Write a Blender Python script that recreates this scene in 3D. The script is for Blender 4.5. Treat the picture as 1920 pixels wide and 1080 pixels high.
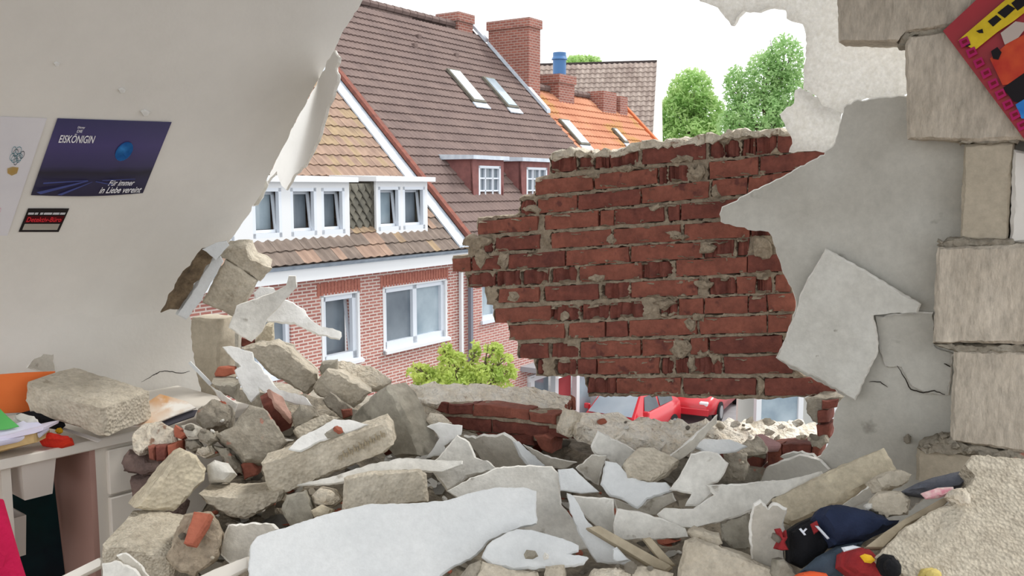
import bpy, bmesh, math, random
import numpy as np
from mathutils import Vector, Matrix, noise
from mathutils.geometry import delaunay_2d_cdt
random.seed(7)
for o in list(bpy.data.objects): bpy.data.objects.remove(o)
scn = bpy.context.scene
COL = scn.collection
# ------------------------------------------------------------------ camera
F = 1700.0
TH = math.atan(190 / F)
CAM = Vector((0, 0, 1.6))
cd = bpy.data.cameras.new('camera'); cd.sensor_width = 36; cd.lens = F / 1920 * 36
cd.clip_start = .05; cd.clip_end = 500
cam = bpy.data.objects.new('camera', cd); COL.objects.link(cam)
cam.location = CAM; cam.rotation_euler = (math.pi / 2 - TH, 0, 0)
scn.camera = cam
# ------------------------------------------------------------------ sky, sun, exposure
w = bpy.data.worlds.new('overcast_sky'); scn.world = w; w.use_nodes = True
bg = w.node_tree.nodes['Background']
bg.inputs[0].default_value = (.97, .985, 1, 1); bg.inputs[1].default_value = 1.75
sl = bpy.data.lights.new('hazy_sun', 'SUN'); sl.energy = 2.2; sl.angle = math.radians(12); sl.color = (1, .96, .9)
so = bpy.data.objects.new('hazy_sun', sl); COL.objects.link(so)
so.rotation_euler = Vector((.62, .35, .9)).to_track_quat('Z', 'Y').to_euler()
vs = scn.view_settings
vs.view_transform = 'Standard'; vs.look = 'None'; vs.gamma = 1; vs.exposure = 0.0
try: vs.use_curve_mapping = False
except Exception: pass
# ------------------------------------------------------------------ helpers
fw = Vector((0, math.cos(TH), -math.sin(TH))); up = Vector((0, math.sin(TH), math.cos(TH))); rt = Vector((1, 0, 0))
def ray(px, py): return rt * ((px - 960) / F) + up * ((540 - py) / F) + fw
def onp(px, py, p0, n):
    d = ray(px, py); k = d.dot(n)
    return CAM + d * ((Vector(p0) - CAM).dot(n) / k)
def U(px, py, y):
    d = ray(px, py); return CAM + d * (y / d.y)
def lin(c):
    r = []
    for v in c:
        v /= 255.0; r.append(v / 12.92 if v <= .04045 else ((v + .055) / 1.055) ** 2.4)
    return (*r, 1)
MATS = {}
def mat(name, c1, c2=None, sc=8, bs=40, bst=.3, bd=.01, rough=.85, detail=6, spec=.3, stretch=None, trans=0, metal=0, pits=0, spots=None, speck=None):
    if name in MATS: return MATS[name]
    m = bpy.data.materials.new(name); m.use_nodes = True; nt = m.node_tree; N = nt.nodes; L = nt.links
    b = N['Principled BSDF']; b.inputs['Roughness'].default_value = rough; b.inputs['Metallic'].default_value = metal
    b.inputs['Specular IOR Level'].default_value = spec
    tc = N.new('ShaderNodeTexCoord'); mp = N.new('ShaderNodeMapping'); L.new(tc.outputs['Object'], mp.inputs[0])
    oi = N.new('ShaderNodeObjectInfo')
    ml = N.new('ShaderNodeVectorMath'); ml.operation = 'ADD'
    s3 = N.new('ShaderNodeMath'); s3.operation = 'MULTIPLY'; s3.inputs[1].default_value = 37
    L.new(oi.outputs['Random'], s3.inputs[0]); L.new(mp.outputs[0], ml.inputs[0]); L.new(s3.outputs[0], ml.inputs[1])
    if stretch: mp.inputs['Scale'].default_value = stretch
    n1 = N.new('ShaderNodeTexNoise'); n1.inputs['Scale'].default_value = sc; n1.inputs['Detail'].default_value = detail
    L.new(ml.outputs[0], n1.inputs['Vector'])
    cr = N.new('ShaderNodeValToRGB'); cr.color_ramp.elements[0].position = .3; cr.color_ramp.elements[1].position = .7
    cr.color_ramp.elements[0].color = lin(c1); cr.color_ramp.elements[1].color = lin(c2 or c1)
    L.new(n1.outputs[0], cr.inputs[0])
    out = cr.outputs[0]
    if spots:
        n3 = N.new('ShaderNodeTexNoise'); n3.inputs['Scale'].default_value = spots[1]; n3.inputs['Detail'].default_value = 4
        L.new(ml.outputs[0], n3.inputs['Vector'])
        r3 = N.new('ShaderNodeValToRGB'); r3.color_ramp.elements[0].position = spots[2]; r3.color_ramp.elements[1].position = spots[2] + .08
        L.new(n3.outputs[0], r3.inputs[0])
        mx = N.new('ShaderNodeMix'); mx.data_type = 'RGBA'; L.new(r3.outputs[0], mx.inputs[0]); L.new(out, mx.inputs[6]); mx.inputs[7].default_value = lin(spots[0])
        out = mx.outputs[2]
    if speck:
        n4 = N.new('ShaderNodeTexNoise'); n4.inputs['Scale'].default_value = speck[0]; n4.inputs['Detail'].default_value = 6; n4.inputs['Roughness'].default_value = .7
        L.new(ml.outputs[0], n4.inputs['Vector'])
        mr = N.new('ShaderNodeMapRange'); mr.inputs[1].default_value = .3; mr.inputs[2].default_value = .7; mr.inputs[3].default_value = 1 - speck[1]; mr.inputs[4].default_value = 1 + speck[1] * .6
        L.new(n4.outputs[0], mr.inputs[0])
        vm = N.new('ShaderNodeVectorMath'); vm.operation = 'SCALE'; L.new(out, vm.inputs[0]); L.new(mr.outputs[0], vm.inputs['Scale']); out = vm.outputs[0]
    L.new(out, b.inputs['Base Color'])
    if bst:
        n2 = N.new('ShaderNodeTexNoise'); n2.inputs['Scale'].default_value = bs; n2.inputs['Detail'].default_value = 5
        L.new(ml.outputs[0], n2.inputs['Vector'])
        h = n2.outputs[0]
        if pits:
            v = N.new('ShaderNodeTexVoronoi'); v.inputs['Scale'].default_value = pits; L.new(ml.outputs[0], v.inputs['Vector'])
            a = N.new('ShaderNodeMath'); a.operation = 'ADD'; L.new(h, a.inputs[0]); L.new(v.outputs['Distance'], a.inputs[1]); h = a.outputs[0]
        bp = N.new('ShaderNodeBump'); bp.inputs['Strength'].default_value = bst; bp.inputs['Distance'].default_value = bd
        L.new(h, bp.inputs['Height']); L.new(bp.outputs[0], b.inputs['Normal'])
    if trans:
        tr = N.new('ShaderNodeBsdfTranslucent'); L.new(out, tr.inputs[0]); ms = N.new('ShaderNodeMixShader'); ms.inputs[0].default_value = trans
        L.new(b.outputs[0], ms.inputs[1]); L.new(tr.outputs[0], ms.inputs[2]); L.new(ms.outputs[0], N['Material Output'].inputs[0])
    MATS[name] = m; return m
PLASTER = mat('painted_plaster', (226, 223, 217), (219, 216, 210), sc=2.5, bs=60, bst=.08, speck=(9, .03))
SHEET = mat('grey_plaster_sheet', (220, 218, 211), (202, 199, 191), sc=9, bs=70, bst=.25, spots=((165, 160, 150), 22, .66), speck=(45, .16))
SHEETD = mat('dusty_plaster_sheet', (200, 195, 184), (180, 174, 162), sc=9, bs=60, bst=.35, spots=((140, 132, 118), 18, .62), speck=(45, .16))  # darker grey for dusty sheets; on shaded sheets it paints in the shade
SHEETB = mat('blue_white_sheet', (218, 220, 220), (205, 208, 209), sc=7, bs=160, bst=.25, bd=.004, speck=(60, .07))
BOARD = mat('grey_wall_board', (200, 198, 190), (180, 177, 168), sc=5, bs=70, bst=.15, spots=((140, 136, 127), 9, .68), speck=(40, .12))
BOARDL = mat('light_wall_board', (216, 215, 208), (202, 200, 192), sc=8, bs=80, bst=.2, spots=((150, 146, 136), 25, .68), speck=(40, .12))
GYP = mat('white_gypsum_core', (238, 236, 230), (222, 219, 211), sc=40, bs=90, bst=.5)
FOAM = mat('white_foam', (250, 249, 246), (236, 234, 228), sc=60, bs=90, bst=.8, bd=.008, trans=.6, pits=110, speck=(110, .12))
FOAMW = mat('bright_torn_foam', (248, 248, 246), (236, 236, 233), sc=30, bs=70, bst=.35, trans=.3)
BLOCK = mat('aerated_block', (202, 193, 176), (182, 172, 154), sc=10, bs=55, bst=.5, pits=90, spots=((158, 148, 130), 16, .64), speck=(38, .26))
BLOCKY = mat('yellowish_block', (208, 197, 172), (186, 175, 154), sc=8, bs=50, bst=.4, pits=80, spots=((168, 156, 136), 9, .6), speck=(38, .26))
BLOCKG = mat('grey_block', (168, 163, 150), (146, 140, 126), sc=6, bs=45, bst=.4, spots=((120, 116, 104), 10, .62), speck=(38, .26))
BLOCKW = mat('combed_block_face', (204, 194, 179), (182, 172, 157), sc=14, bs=55, bst=.9, bd=.012, stretch=(1, 1, .35), speck=(60, .3))
BLOCKS = mat('smooth_block_face', (188, 178, 160), (172, 162, 144), sc=5, bs=60, bst=.2, speck=(45, .16))
SLAB = mat('ribbed_slab', (202, 193, 175), (178, 168, 150), sc=30, bs=90, bst=.8, bd=.006, pits=130, speck=(80, .3))
BRICK = mat('red_brick', (152, 92, 76), (124, 74, 62), sc=14, bs=70, bst=.45, spots=((105, 62, 56), 20, .62), speck=(50, .25))
BRICK2 = mat('dark_red_brick', (134, 78, 66), (104, 60, 53), sc=18, bs=70, bst=.5, speck=(50, .28))
BRICKO = mat('orange_brick', (182, 108, 84), (156, 88, 70), sc=18, bs=70, bst=.5)
MORT = mat('mortar', (172, 158, 138), (146, 132, 113), sc=25, bs=80, bst=.9, bd=.01, speck=(60, .3))
MORTL = mat('pale_mortar', (228, 219, 202), (204, 192, 172), sc=25, bs=60, bst=1, bd=.02, spots=((150, 120, 100), 30, .62), speck=(50, .3))
MORTG = mat('grey_mortar', (164, 157, 143), (140, 132, 118), sc=20, bs=70, bst=.8, bd=.01, spots=((178, 120, 104), 26, .66), speck=(45, .3))
PURP = mat('purple_dusty_rubble', (124, 104, 96), (98, 82, 78), sc=18, bs=50, bst=.9, speck=(40, .3))
BARK = mat('fibrous_board', (132, 114, 90), (88, 74, 58), sc=18, bs=60, bst=1, bd=.015, speck=(40, .4))
DUST = mat('rubble_dust', (150, 140, 122), (104, 96, 84), sc=16, bs=40, bst=1, bd=.02, speck=(30, .4))
WOOD = mat('raw_wood', (182, 170, 148), (158, 146, 124), sc=20, bs=60, bst=.4)
WHITE = mat('white_furniture', (226, 220, 210), (216, 210, 200), sc=3, bst=0, rough=.5)
NAVY = mat('navy_cloth', (40, 50, 76), (32, 41, 64), sc=20, bs=120, bst=.4, rough=.95)
BLACKC = mat('black_cloth', (22, 23, 28), (14, 15, 18), sc=20, bs=120, bst=.4, rough=.9)
DENIM = mat('blue_grey_cloth', (78, 92, 106), (62, 76, 90), sc=20, bs=140, bst=.4, rough=.95)
SCARF = mat('grey_blue_cloth', (112, 114, 122), (84, 88, 98), sc=30, bs=120, bst=.5, rough=.95)
REDC = mat('red_plush', (166, 52, 54), (138, 42, 46), sc=30, bs=160, bst=.4, rough=.95)
YELL = mat('yellow_plush', (226, 178, 40), sc=9, bs=160, bst=.3)
ORNG = mat('orange_plastic', (232, 92, 44), sc=9, bst=0, rough=.5)
TANP = mat('tan_plush', (184, 156, 104), (160, 132, 84), sc=20, bs=150, bst=.4)
DARKR = mat('dark_joint', (52, 34, 32), sc=9, bst=.3)
GLASS = mat('window_glass', (128, 146, 158), (176, 190, 198), sc=1.4, bst=0, rough=.08, spec=.7)
GLASSD = mat('dark_glass', (92, 102, 112), (128, 138, 146), sc=1.2, bst=0, rough=.08, spec=.6)
FRAMEW = mat('white_window_frame', (212, 218, 226), sc=3, bst=0, rough=.4)

def link(name, me, parent=None, loc=None):
    o = bpy.data.objects.new(name, me); COL.objects.link(o)
    if loc is not None: o.location = loc
    if parent: o.parent = parent
    return o
def tag(o, label=None, cat=None, group=None, kind=None):
    if label: o['label'] = label
    if cat: o['category'] = cat
    if group: o['group'] = group
    if kind: o['kind'] = kind
    return o
def empty(name, loc=(0, 0, 0), rz=0, parent=None):
    o = link(name, None, parent); o.location = loc; o.rotation_euler = (0, 0, rz); o.empty_display_size = .1; return o
def finish(bm, name, m, parent=None, ang=38, base=True, origin=None):
    bmesh.ops.recalc_face_normals(bm, faces=bm.faces)
    for f in bm.faces: f.smooth = True
    for e in bm.edges:
        if len(e.link_faces) == 2 and e.calc_face_angle(0) > math.radians(ang): e.smooth = False
    loc = Vector((0, 0, 0))
    vs_ = [v.co for v in bm.verts]
    if origin is not None: loc = Vector(origin)
    elif base and vs_:
        loc = sum(vs_, Vector()) / len(vs_); loc.z = min(v.z for v in vs_)
    if loc.length > 0: bmesh.ops.translate(bm, vec=-loc, verts=bm.verts)
    me = bpy.data.meshes.new(name); bm.to_mesh(me); bm.free(); me.materials.append(m)
    o = link(name, me, parent)
    o.location = loc - (parent.location if parent and parent.rotation_euler.z == 0 else Vector()) if parent else loc
    return o
def bbox(bm, x0, x1, y0, y1, z0, z1):
    vs_ = [bm.verts.new((x, y, z)) for z in (z0, z1) for y in (y0, y1) for x in (x0, x1)]
    for f in ((0, 2, 3, 1), (4, 5, 7, 6), (0, 1, 5, 4), (2, 6, 7, 3), (0, 4, 6, 2), (1, 3, 7, 5)): bm.faces.new([vs_[i] for i in f])
    return vs_
def box(name, m, parent, x0, x1, y0, y1, z0, z1, bev=0):
    """box in the parent's own frame"""
    bm = bmesh.new(); bbox(bm, x0, x1, y0, y1, z0, z1)
    if bev: bmesh.ops.bevel(bm, geom=bm.edges[:], offset=bev, segments=1, affect='EDGES')
    c = Vector(((x0 + x1) / 2, (y0 + y1) / 2, z0))
    bmesh.ops.translate(bm, vec=-c, verts=bm.verts)
    bmesh.ops.recalc_face_normals(bm, faces=bm.faces)
    me = bpy.data.meshes.new(name); bm.to_mesh(me); bm.free(); me.materials.append(m)
    o = link(name, me, parent); o.location = c; return o
def jag(out, a, step=7):
    if not a: return [Vector(p) for p in out]
    r = []
    n = len(out)
    for i in range(n):
        p = Vector(out[i]); q = Vector(out[(i + 1) % n]); l = (q - p).length; k = max(1, int(l / step)); nn = Vector((-(q - p).y, (q - p).x)) / max(l, 1e-6)
        r.append(p)
        for j in range(1, k):
            t = j / k; s = p.lerp(q, t)
            r.append(s + nn * (random.gauss(0, a) + a * 1.4 * noise.noise(Vector((s.x * .07, s.y * .07, 3.3)))))
    return r
def inside(pt, poly):
    c = False; x, y = pt; n = len(poly)
    for i in range(n):
        a = poly[i]; b = poly[i - 1]
        if (a.y > y) != (b.y > y) and x < (b.x - a.x) * (y - a.y) / (b.y - a.y) + a.x: c = not c
    return c
def edist(pts, poly):
    P = np.array([[p[0], p[1]] for p in pts]); A = np.array([[p.x, p.y] for p in poly]); B = np.roll(A, -1, 0)
    d = B - A; L2 = np.maximum((d ** 2).sum(1), 1e-9)
    t = np.clip(((P[:, None, :] - A[None]) * d[None]).sum(2) / L2[None], 0, 1)
    q = A[None] + t[..., None] * d[None]
    return np.sqrt(((P[:, None, :] - q) ** 2).sum(2)).min(1)
def frag(name, label, cat, m, out, y0, ext=None, nrm=None, th=.015, curv=None, jg=0, amp=.004, fq=9, dome=0, bev=.006, res=None,
         parent=None, group=None, kind=None, plane=None, layers=3, wr=0, post=None, rimm=None):
    """solid fragment: outline seen from the camera, laid on its own plane at distance y0, with thickness along ext or the plane normal"""
    o2 = jag(out, jg)
    # clean ordering / duplicates
    xs = [p.x for p in o2]; ys = [p.y for p in o2]
    cx = (min(xs) + max(xs)) / 2; cy = (min(ys) + max(ys)) / 2; size = max(max(xs) - min(xs), max(ys) - min(ys))
    if plane:
        p0, n = Vector(plane[0]), Vector(plane[1]).normalized(); e = -n * th
    else:
        p0 = U(cx, cy, y0)
        if ext is not None:
            e = U(cx + ext[0], cy + ext[1], y0 + ext[2]) - p0; n = -e.normalized()
        else:
            az, el = math.radians(nrm[0]), math.radians(nrm[1])
            n = Vector((math.sin(az) * math.cos(el), -math.cos(az) * math.cos(el), math.sin(el))); e = -n * th
    res = res or max(size / 16, 4.2)
    pts = []
    y = min(ys) + res * .6; r = 0
    while y < max(ys):
        x = min(xs) + (res * .5 if r % 2 else res)
        while x < max(xs):
            if inside((x, y), o2): pts.append(Vector((x + random.uniform(-.15, .15) * res, y + random.uniform(-.15, .15) * res)))
            x += res
        y += res * .9; r += 1
    if pts:
        ds = edist(pts, o2); pts = [p for p, d in zip(pts, ds) if d > res * .35]
    n0 = len(o2)
    V, Ed, Fc, _, _, _ = delaunay_2d_cdt(o2 + pts, [(i, (i + 1) % n0) for i in range(n0)], [], 1, 1e-4)
    dd = edist(V, o2); mx = max(dd.max(), 1e-6) if len(dd) else 1
    base = [onp(v.x, v.y, p0, n) for v in V]
    cen = sum(base, Vector()) / len(base); pc = onp(cx, cy, p0, n)
    if post: base = [post(v, p) for v, p in zip(V, base)]
    def bend(p):
        if not curv: return Vector()
        k, an = curv; ax = n.orthogonal().normalized() if abs(n.z) > .95 else Vector((0, 0, 1)).cross(n).normalized()
        ay = n.cross(ax); a_ = ax * math.cos(math.radians(an)) + ay * math.sin(math.radians(an))
        s = (p - pc).dot(a_); return n * (k * s * s)
    bm = bmesh.new()
    cnt = {}
    for f in Fc:
        for i in range(len(f)):
            k = (f[i], f[(i + 1) % len(f)]); cnt[k] = cnt.get(k, 0) + 1
    bd = [k for k in cnt if (k[1], k[0]) not in cnt]
    rim = set(i for k in bd for i in k)
    def disp(p, s=1):
        q = p * fq
        v = noise.noise_vector(q + Vector((size, cx, cy)) * .013) * amp * s + noise.noise_vector(q * 3.1) * amp * .45 * s + noise.noise_vector(q * 9.7) * amp * .22 * s
        return v
    el_ = e.length; b = min(bev, el_ * .35)
    fr, bk = [], []
    for i, p in enumerate(base):
        sh = Vector()
        if i in rim: sh = (cen - p).normalized() * b
        mm = min(1, dd[i] / mx)
        dm = n * (dome * math.sqrt(max(0, mm * (2 - mm))))
        if wr: dm += n * (wr * (noise.noise(p * 14 + Vector((cx, 0, 0))) + .6 * noise.noise(p * 31)))* min(1, mm * 3)
        fr.append(bm.verts.new(p + bend(p) + sh + dm + disp(p)))
        bk.append(bm.verts.new(p + bend(p) + e + sh + disp(p + e)))
    for f in Fc:
        try:
            bm.faces.new([fr[i] for i in f]); bm.faces.new([bk[i] for i in reversed(f)])
        except ValueError: pass
    lv = [b / el_] + [i / (layers) for i in range(1, layers)] + [1 - b / el_] if el_ > .05 else [b / el_, 1 - b / el_]
    rings = [{i: fr[i] for i in rim}]
    for t in lv: rings.append({i: bm.verts.new(base[i] + bend(base[i]) + e * t + disp(base[i] + e * t)) for i in rim})
    rings.append({i: bk[i] for i in rim})
    if rimm is None and m.name in ('grey_plaster_sheet', 'dusty_plaster_sheet', 'grey_wall_board', 'light_wall_board') and el_ < .04: rimm = GYP
    for a, c in zip(rings, rings[1:]):
        for i, j in bd:
            try:
                nf = bm.faces.new((a[j], a[i], c[i], c[j]))
                if rimm: nf.material_index = 1
            except ValueError: pass
    o = finish(bm, name, m, parent)
    if rimm: o.data.materials.append(rimm)
    tag(o, label, cat, group, kind)
    return o
# ------------------------------------------------------------------ the room's planes
AL = math.atan(1440 / F)
D1 = Vector((math.sin(AL), math.cos(AL), 0)); N1 = Vector((-math.cos(AL), math.sin(AL), 0))
KW = Vector((-2.08, 3.183, 0))                       # on the knee wall
KC = Vector((-1.394, 3.993, 0))                      # corner knee wall / gable
GD = Vector((math.sin(math.radians(60)), -.5, 0)); GN = Vector((.5, math.sin(math.radians(60)), 0))
KZ = 1.11
PHI = math.radians(51.4)
SU = -N1 * math.cos(PHI) + Vector((0, 0, math.sin(PHI)))   # up the sloping ceiling
SN = D1.cross(SU).normalized()
if SN.dot(CAM - KC) < 0: SN = -SN
KT = Vector((KC.x, KC.y, KZ))
def gab(off): return (KC + GN * off, -GN)
def yg(px, py): return onp(px, py, KC, GN).y
def yp(px, py):
    """height field of the rubble heap met by a ray"""
    p0 = Vector((0, 2.1, .55)); n = Vector((0, -.2, 1)).normalized()
    return min(onp(px, py, p0, n).y, yg(px, py) - .1)
# ------------------------------------------------------------------ setting: floor, walls, ceiling
bm = bmesh.new()
for q in ((-3.2, -1.5), (3.2, -1.5)): pass
A_ = KC + N1 * .0
fl = [KC + GN * .4 + GD * -.05, KC + GN * .4 + GD * 4.6, KC + GD * 4.6 - GN * 5, KC - GN * 5 - GD * .2 - D1 * .6]
fl = [KC + GN * .4, KC + GN * .4 + GD * 4.6, Vector((3.2, -1.2, 0)), Vector((-4.6, -1.2, 0)), KC - D1 * 2.6, KC]
v0 = [bm.verts.new((p.x, p.y, 0)) for p in fl]; v1 = [bm.verts.new((p.x, p.y, -.2)) for p in fl]
bm.faces.new(v0); bm.faces.new(v1[::-1])
for i in range(len(fl)): bm.faces.new((v0[i], v1[i], v1[(i + 1) % len(fl)], v0[(i + 1) % len(fl)]))
o = finish(bm, 'floor', mat('floor_boards', (150, 128, 102), (134, 112, 88), sc=6, bs=30, bst=.2))
tag(o, 'brown floor under the desk and rubble', 'floor', kind='structure')
FT = .32
def bez(u): return KT + SU * (FT * (1 - u) ** 2) - Vector((0, 0, FT * u * u))
def fil_c(v, p):
    t = (p - KT).dot(SU)
    if t >= FT: return p
    u = .5 * (1 - t / FT); return bez(u) + D1 * (p - KT).dot(D1)
def fil_k(v, p):
    t = KZ - p.z
    if t >= FT: return p
    u = .5 + .5 * t / FT; return bez(u) + D1 * (p - KT).dot(D1)
kp = lambda px, py: onp(px, py, KW, N1)
def prj(p):
    v_ = p - CAM; d = v_.dot(fw); return (960 + F * v_.dot(rt) / d, 540 - F * v_.dot(up) / d)
KNL = prj(KT - D1 * 2.2); KNR = prj(KT - D1 * .10); KNM = prj(KT - D1 * .9)
off_ = lambda p, d: (p[0], p[1] + d)
o = frag('wall_left', 'white knee wall behind the desk under the sloping ceiling', 'wall', PLASTER,
         [off_(KNL, -6), off_(KNM, -6), off_(KNR, -6), (352, 594), (366, 600), (366, 640), (368, 690), (382, 735), (400, 770), (404, 1010), (-420, 1500)], 0, plane=(KW, -N1), th=.1, amp=.001, fq=3, res=18, bev=.0003, jg=0, post=fil_k, kind='structure')
ceil = frag('ceiling', 'white sloping ceiling torn away along its right edge', 'ceiling', PLASTER,
         [off_(KNL, 6), (-900, -420), (900, -420), (748, -120), (680, 0), (662, 32), (645, 55), (634, 80), (627, 95), (600, 145), (560, 218), (520, 298), (500, 338), (492, 360), (478, 382), (462, 408), (440, 440), (428, 456), (402, 470), (380, 478), (345, 522), (330, 545), off_(KNR, 6), off_(KNM, 6)],
         0, plane=(KT, SN), th=.025, amp=.0015, fq=3, res=20, bev=.0003, jg=.8, post=fil_c, rimm=GYP, kind='structure')
# pale bent-out flap of the torn ceiling lining
yc = onp(580, 220, KT, SN).y
frag('ceiling_flap', None, None, PLASTER, [(627, 93), (635, 106), (629, 125), (632, 146), (622, 185), (610, 216), (601, 250), (586, 285), (570, 313), (549, 333), (536, 357), (527, 349), (519, 322), (506, 334), (499, 345), (519, 296), (560, 215), (600, 142)],
     yc + .06, nrm=(-62, 6), th=.012, jg=.9, amp=.003, parent=ceil, rimm=GYP)
frag('torn_edge', None, None, SHEETD, [(500, 335), (505, 345), (497, 362), (484, 385), (474, 388), (480, 372), (492, 350)], yc + .14, nrm=(20, 0), th=.02, jg=.8, parent=ceil)
# flat ceiling higher up, carried on behind the camera, and the right-hand wall
tz = 2.75
pt = KT + SU * ((tz - KZ) / math.sin(PHI))
bm = bmesh.new()
c4 = [Vector((pt.x, pt.y, tz)) + D1 * .3, KC + GD * 4.2, Vector((2.6, -.3, 0)), Vector((pt.x, pt.y, tz)) - D1 * 3.4]
bm.faces.new([bm.verts.new((p.x, p.y, tz)) for p in c4]); bmesh.ops.solidify(bm, geom=bm.faces[:], thickness=.03)
o = finish(bm, 'ceiling_flat', PLASTER); tag(o, 'flat white ceiling above the sloping part', 'ceiling', kind='structure'); o.name = 'ceiling'
# chips where paint came off the ceiling
for px, py, s in ((107, 121, 6), (229, 171, 7), (273, 213, 9)):
    frag('paint_chip', None, None, FOAMW, [(px - s, py - s * .4), (px - s * .2, py - s * .8), (px + s, py - s * .3), (px + s * .6, py + s * .5), (px - s * .4, py + s * .7)], 0, plane=(KT + SN * .008, SN), th=.006, amp=.002, parent=ceil)
def crack(pts, plane, wdt, parent, nm='crack', m=None):
    p0, n = plane; bm = bmesh.new(); prev = None
    pp = []
    for a, b in zip(pts, pts[1:]):
        for t in (0, .25, .5, .75): pp.append((a[0] + (b[0] - a[0]) * t + random.uniform(-1, 1), a[1] + (b[1] - a[1]) * t + random.uniform(-1, 1)))
    pp.append(pts[-1])
    for i, (x, y) in enumerate(pp):
        d = Vector(pp[min(i + 1, len(pp) - 1)]) - Vector(pp[max(i - 1, 0)]); d.normalize(); nn = Vector((-d.y, d.x)) * wdt * (.35 + .65 * math.sin(math.pi * (i + .3) / len(pp)))
        a = bm.verts.new(onp(x + nn.x, y + nn.y, p0, n)); b = bm.verts.new(onp(x - nn.x, y - nn.y, p0, n))
        if prev: bm.faces.new((prev[0], prev[1], b, a))
        prev = (a, b)
    bmesh.ops.solidify(bm, geom=bm.faces[:], thickness=.0006)
    return finish(bm, nm, m or mat('dark_crack', (70, 64, 58), sc=9, bst=0), parent)
wl = bpy.data.objects['wall_left']
crack([(285, 705), (300, 697), (318, 696), (340, 700), (356, 696)], (KW - N1 * .008, N1), .8, wl)
crack([(265, 717), (285, 705), (300, 697)], (KW - N1 * .008, N1), .6, wl)
frag('chipped_plaster', None, None, SHEETD, [(50, 690), (62, 672), (88, 658), (102, 660), (104, 694), (80, 697)], 0, plane=(KW - N1 * .012, -N1), th=.012, jg=.6, parent=wl)
# ------------------------------------------------------------------ gable, outer brick leaf: every brick its own
BP = gab(.27)
ZO = lambda x, y: (830 + x / 1.895, 230 + y / 1.895)
ROWS = [  # centre line (x,y at two ends, in zoomed px) and bricks (x0,x1,kind)
 ((430, 148, 1150, 80), [(385, 470, 'b'), (480, 530, 'b'), (538, 585, 'b'), (592, 690, 'b'), (708, 932, 's'), (948, 1000, 'b'), (1004, 1056, 'b'), (1066, 1110, 'b'), (1114, 1185, 'b'), (1192, 1245, 's')]),
 ((430, 222, 1230, 142), [(328, 530, 's'), (540, 762, 's'), (770, 800, 'b'), (806, 870, 'b'), (876, 938, 'm'), (946, 1120, 's'), (1128, 1400, 's')]),
 ((400, 292, 1140, 216), [(275, 330, 'b'), (338, 474, 's'), (481, 700, 's'), (706, 945, 's'), (958, 1080, 's'), (1086, 1250, 's')]),
 ((230, 366, 1000, 306), [(124, 332, 's'), (362, 550, 's'), (558, 606, 's'), (612, 784, 's'), (800, 840, 's'), (846, 1120, 's')]),
 ((260, 428, 1000, 381), [(130, 178, 'b'), (186, 342, 's'), (350, 376, 'm'), (386, 594, 's'), (606, 842, 's'), (858, 1090, 's'), (1094, 1170, 'b')]),
 ((120, 502, 1010, 446), [(34, 96, 's'), (104, 200, 's'), (232, 432, 's'), (438, 660, 's'), (668, 918, 's'), (928, 1030, 'b'), (1046, 1086, 'b'), (1092, 1182, 'm')]),
 ((270, 551, 1020, 508), [(84, 180, 'b'), (190, 270, 'b'), (278, 372, 'b'), (384, 472, 'b'), (488, 704, 's'), (710, 816, 'b'), (828, 1078, 's'), (1084, 1204, 's')]),
 ((250, 614, 1100, 576), [(158, 192, 'm'), (198, 340, 's'), (364, 550, 's'), (568, 662, 'b'), (668, 905, 's'), (944, 1040, 'b'), (1044, 1110, 's'), (1116, 1168, 'b'), (1184, 1232, 's')]),
 ((330, 680, 1170, 642), [(186, 382, 's'), (388, 484, 'b'), (492, 588, 'b'), (594, 714, 'b'), (726, 768, 'm'), (774, 830, 'b'), (838, 924, 's'), (930, 1082, 's'), (1088, 1150, 's'), (1154, 1254, 's')]),
 ((330, 744, 1190, 714), [(238, 430, 's'), (448, 574, 's'), (580, 655, 's'), (662, 900, 's'), (914, 1150, 's'), (1156, 1234, 's')]),
 ((380, 810, 1080, 790), [(274, 372, 's'), (382, 480, 'b'), (490, 700, 's'), (708, 850, 's'), (880, 940, 's'), (948, 1204, 's')]),
 ((440, 868, 1100, 862), [(334, 358, 'b'), (364, 396, 'm'), (400, 472, 'b'), (478, 542, 's'), (548, 768, 's'), (776, 820, 'b'), (828, 872, 'b'), (880, 992, 'b'), (1000, 1240, 's')]),
 ((670, 936, 1260, 940), [(512, 612, 'b'), (618, 842, 's'), (856, 1110, 's'), (1144, 1400, 's')]),
]
sil = [(380, 118), (470, 106), (590, 110), (700, 84), (930, 56), (1060, 40), (1200, 28), (1262, 50), (1420, 88), (1432, 180), (1300, 240), (1180, 330), (1140, 362), (1185, 392), (1205, 470), (1236, 560), (1262, 620), (1245, 740), (1230, 830), (1260, 885), (1420, 965), (1130, 985), (880, 978), (515, 972), (505, 905), (330, 900), (322, 845), (268, 840), (262, 775), (234, 772), (230, 712), (182, 710), (176, 650), (152, 646), (148, 588), (84, 584), (78, 528), (30, 528), (34, 474), (84, 470), (90, 440), (122, 404), (124, 338), (268, 322), (274, 262), (322, 256), (328, 196), (374, 186)]
BRX = []
for line, bl_ in ROWS:
    for x0, x1, k in bl_:
        if k != 'm': BRX.append((x0, x1, line, k))
def mort_post(v, p):
    x, y = (v.x - 830) * 1.895, (v.y - 230) * 1.895
    for x0, x1, (xa, ya, xb, yb), k in BRX:
        if x0 + 3 < x < x1 - 3:
            h = 25 + 5 * (x - 250) / 900; yy = ya + (yb - ya) * (x - xa) / (xb - xa); d = h - abs(y - yy)
            if d > 3:
                sq = noise.noise(Vector((x * .02, y * .05, 1.7)))
                if d < 11 and sq > .18: return p - GN * .022
                return p + GN * .045
    return p - GN * (.004 + .012 * noise.noise(Vector((x * .03, y * .03, 0))))
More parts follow.
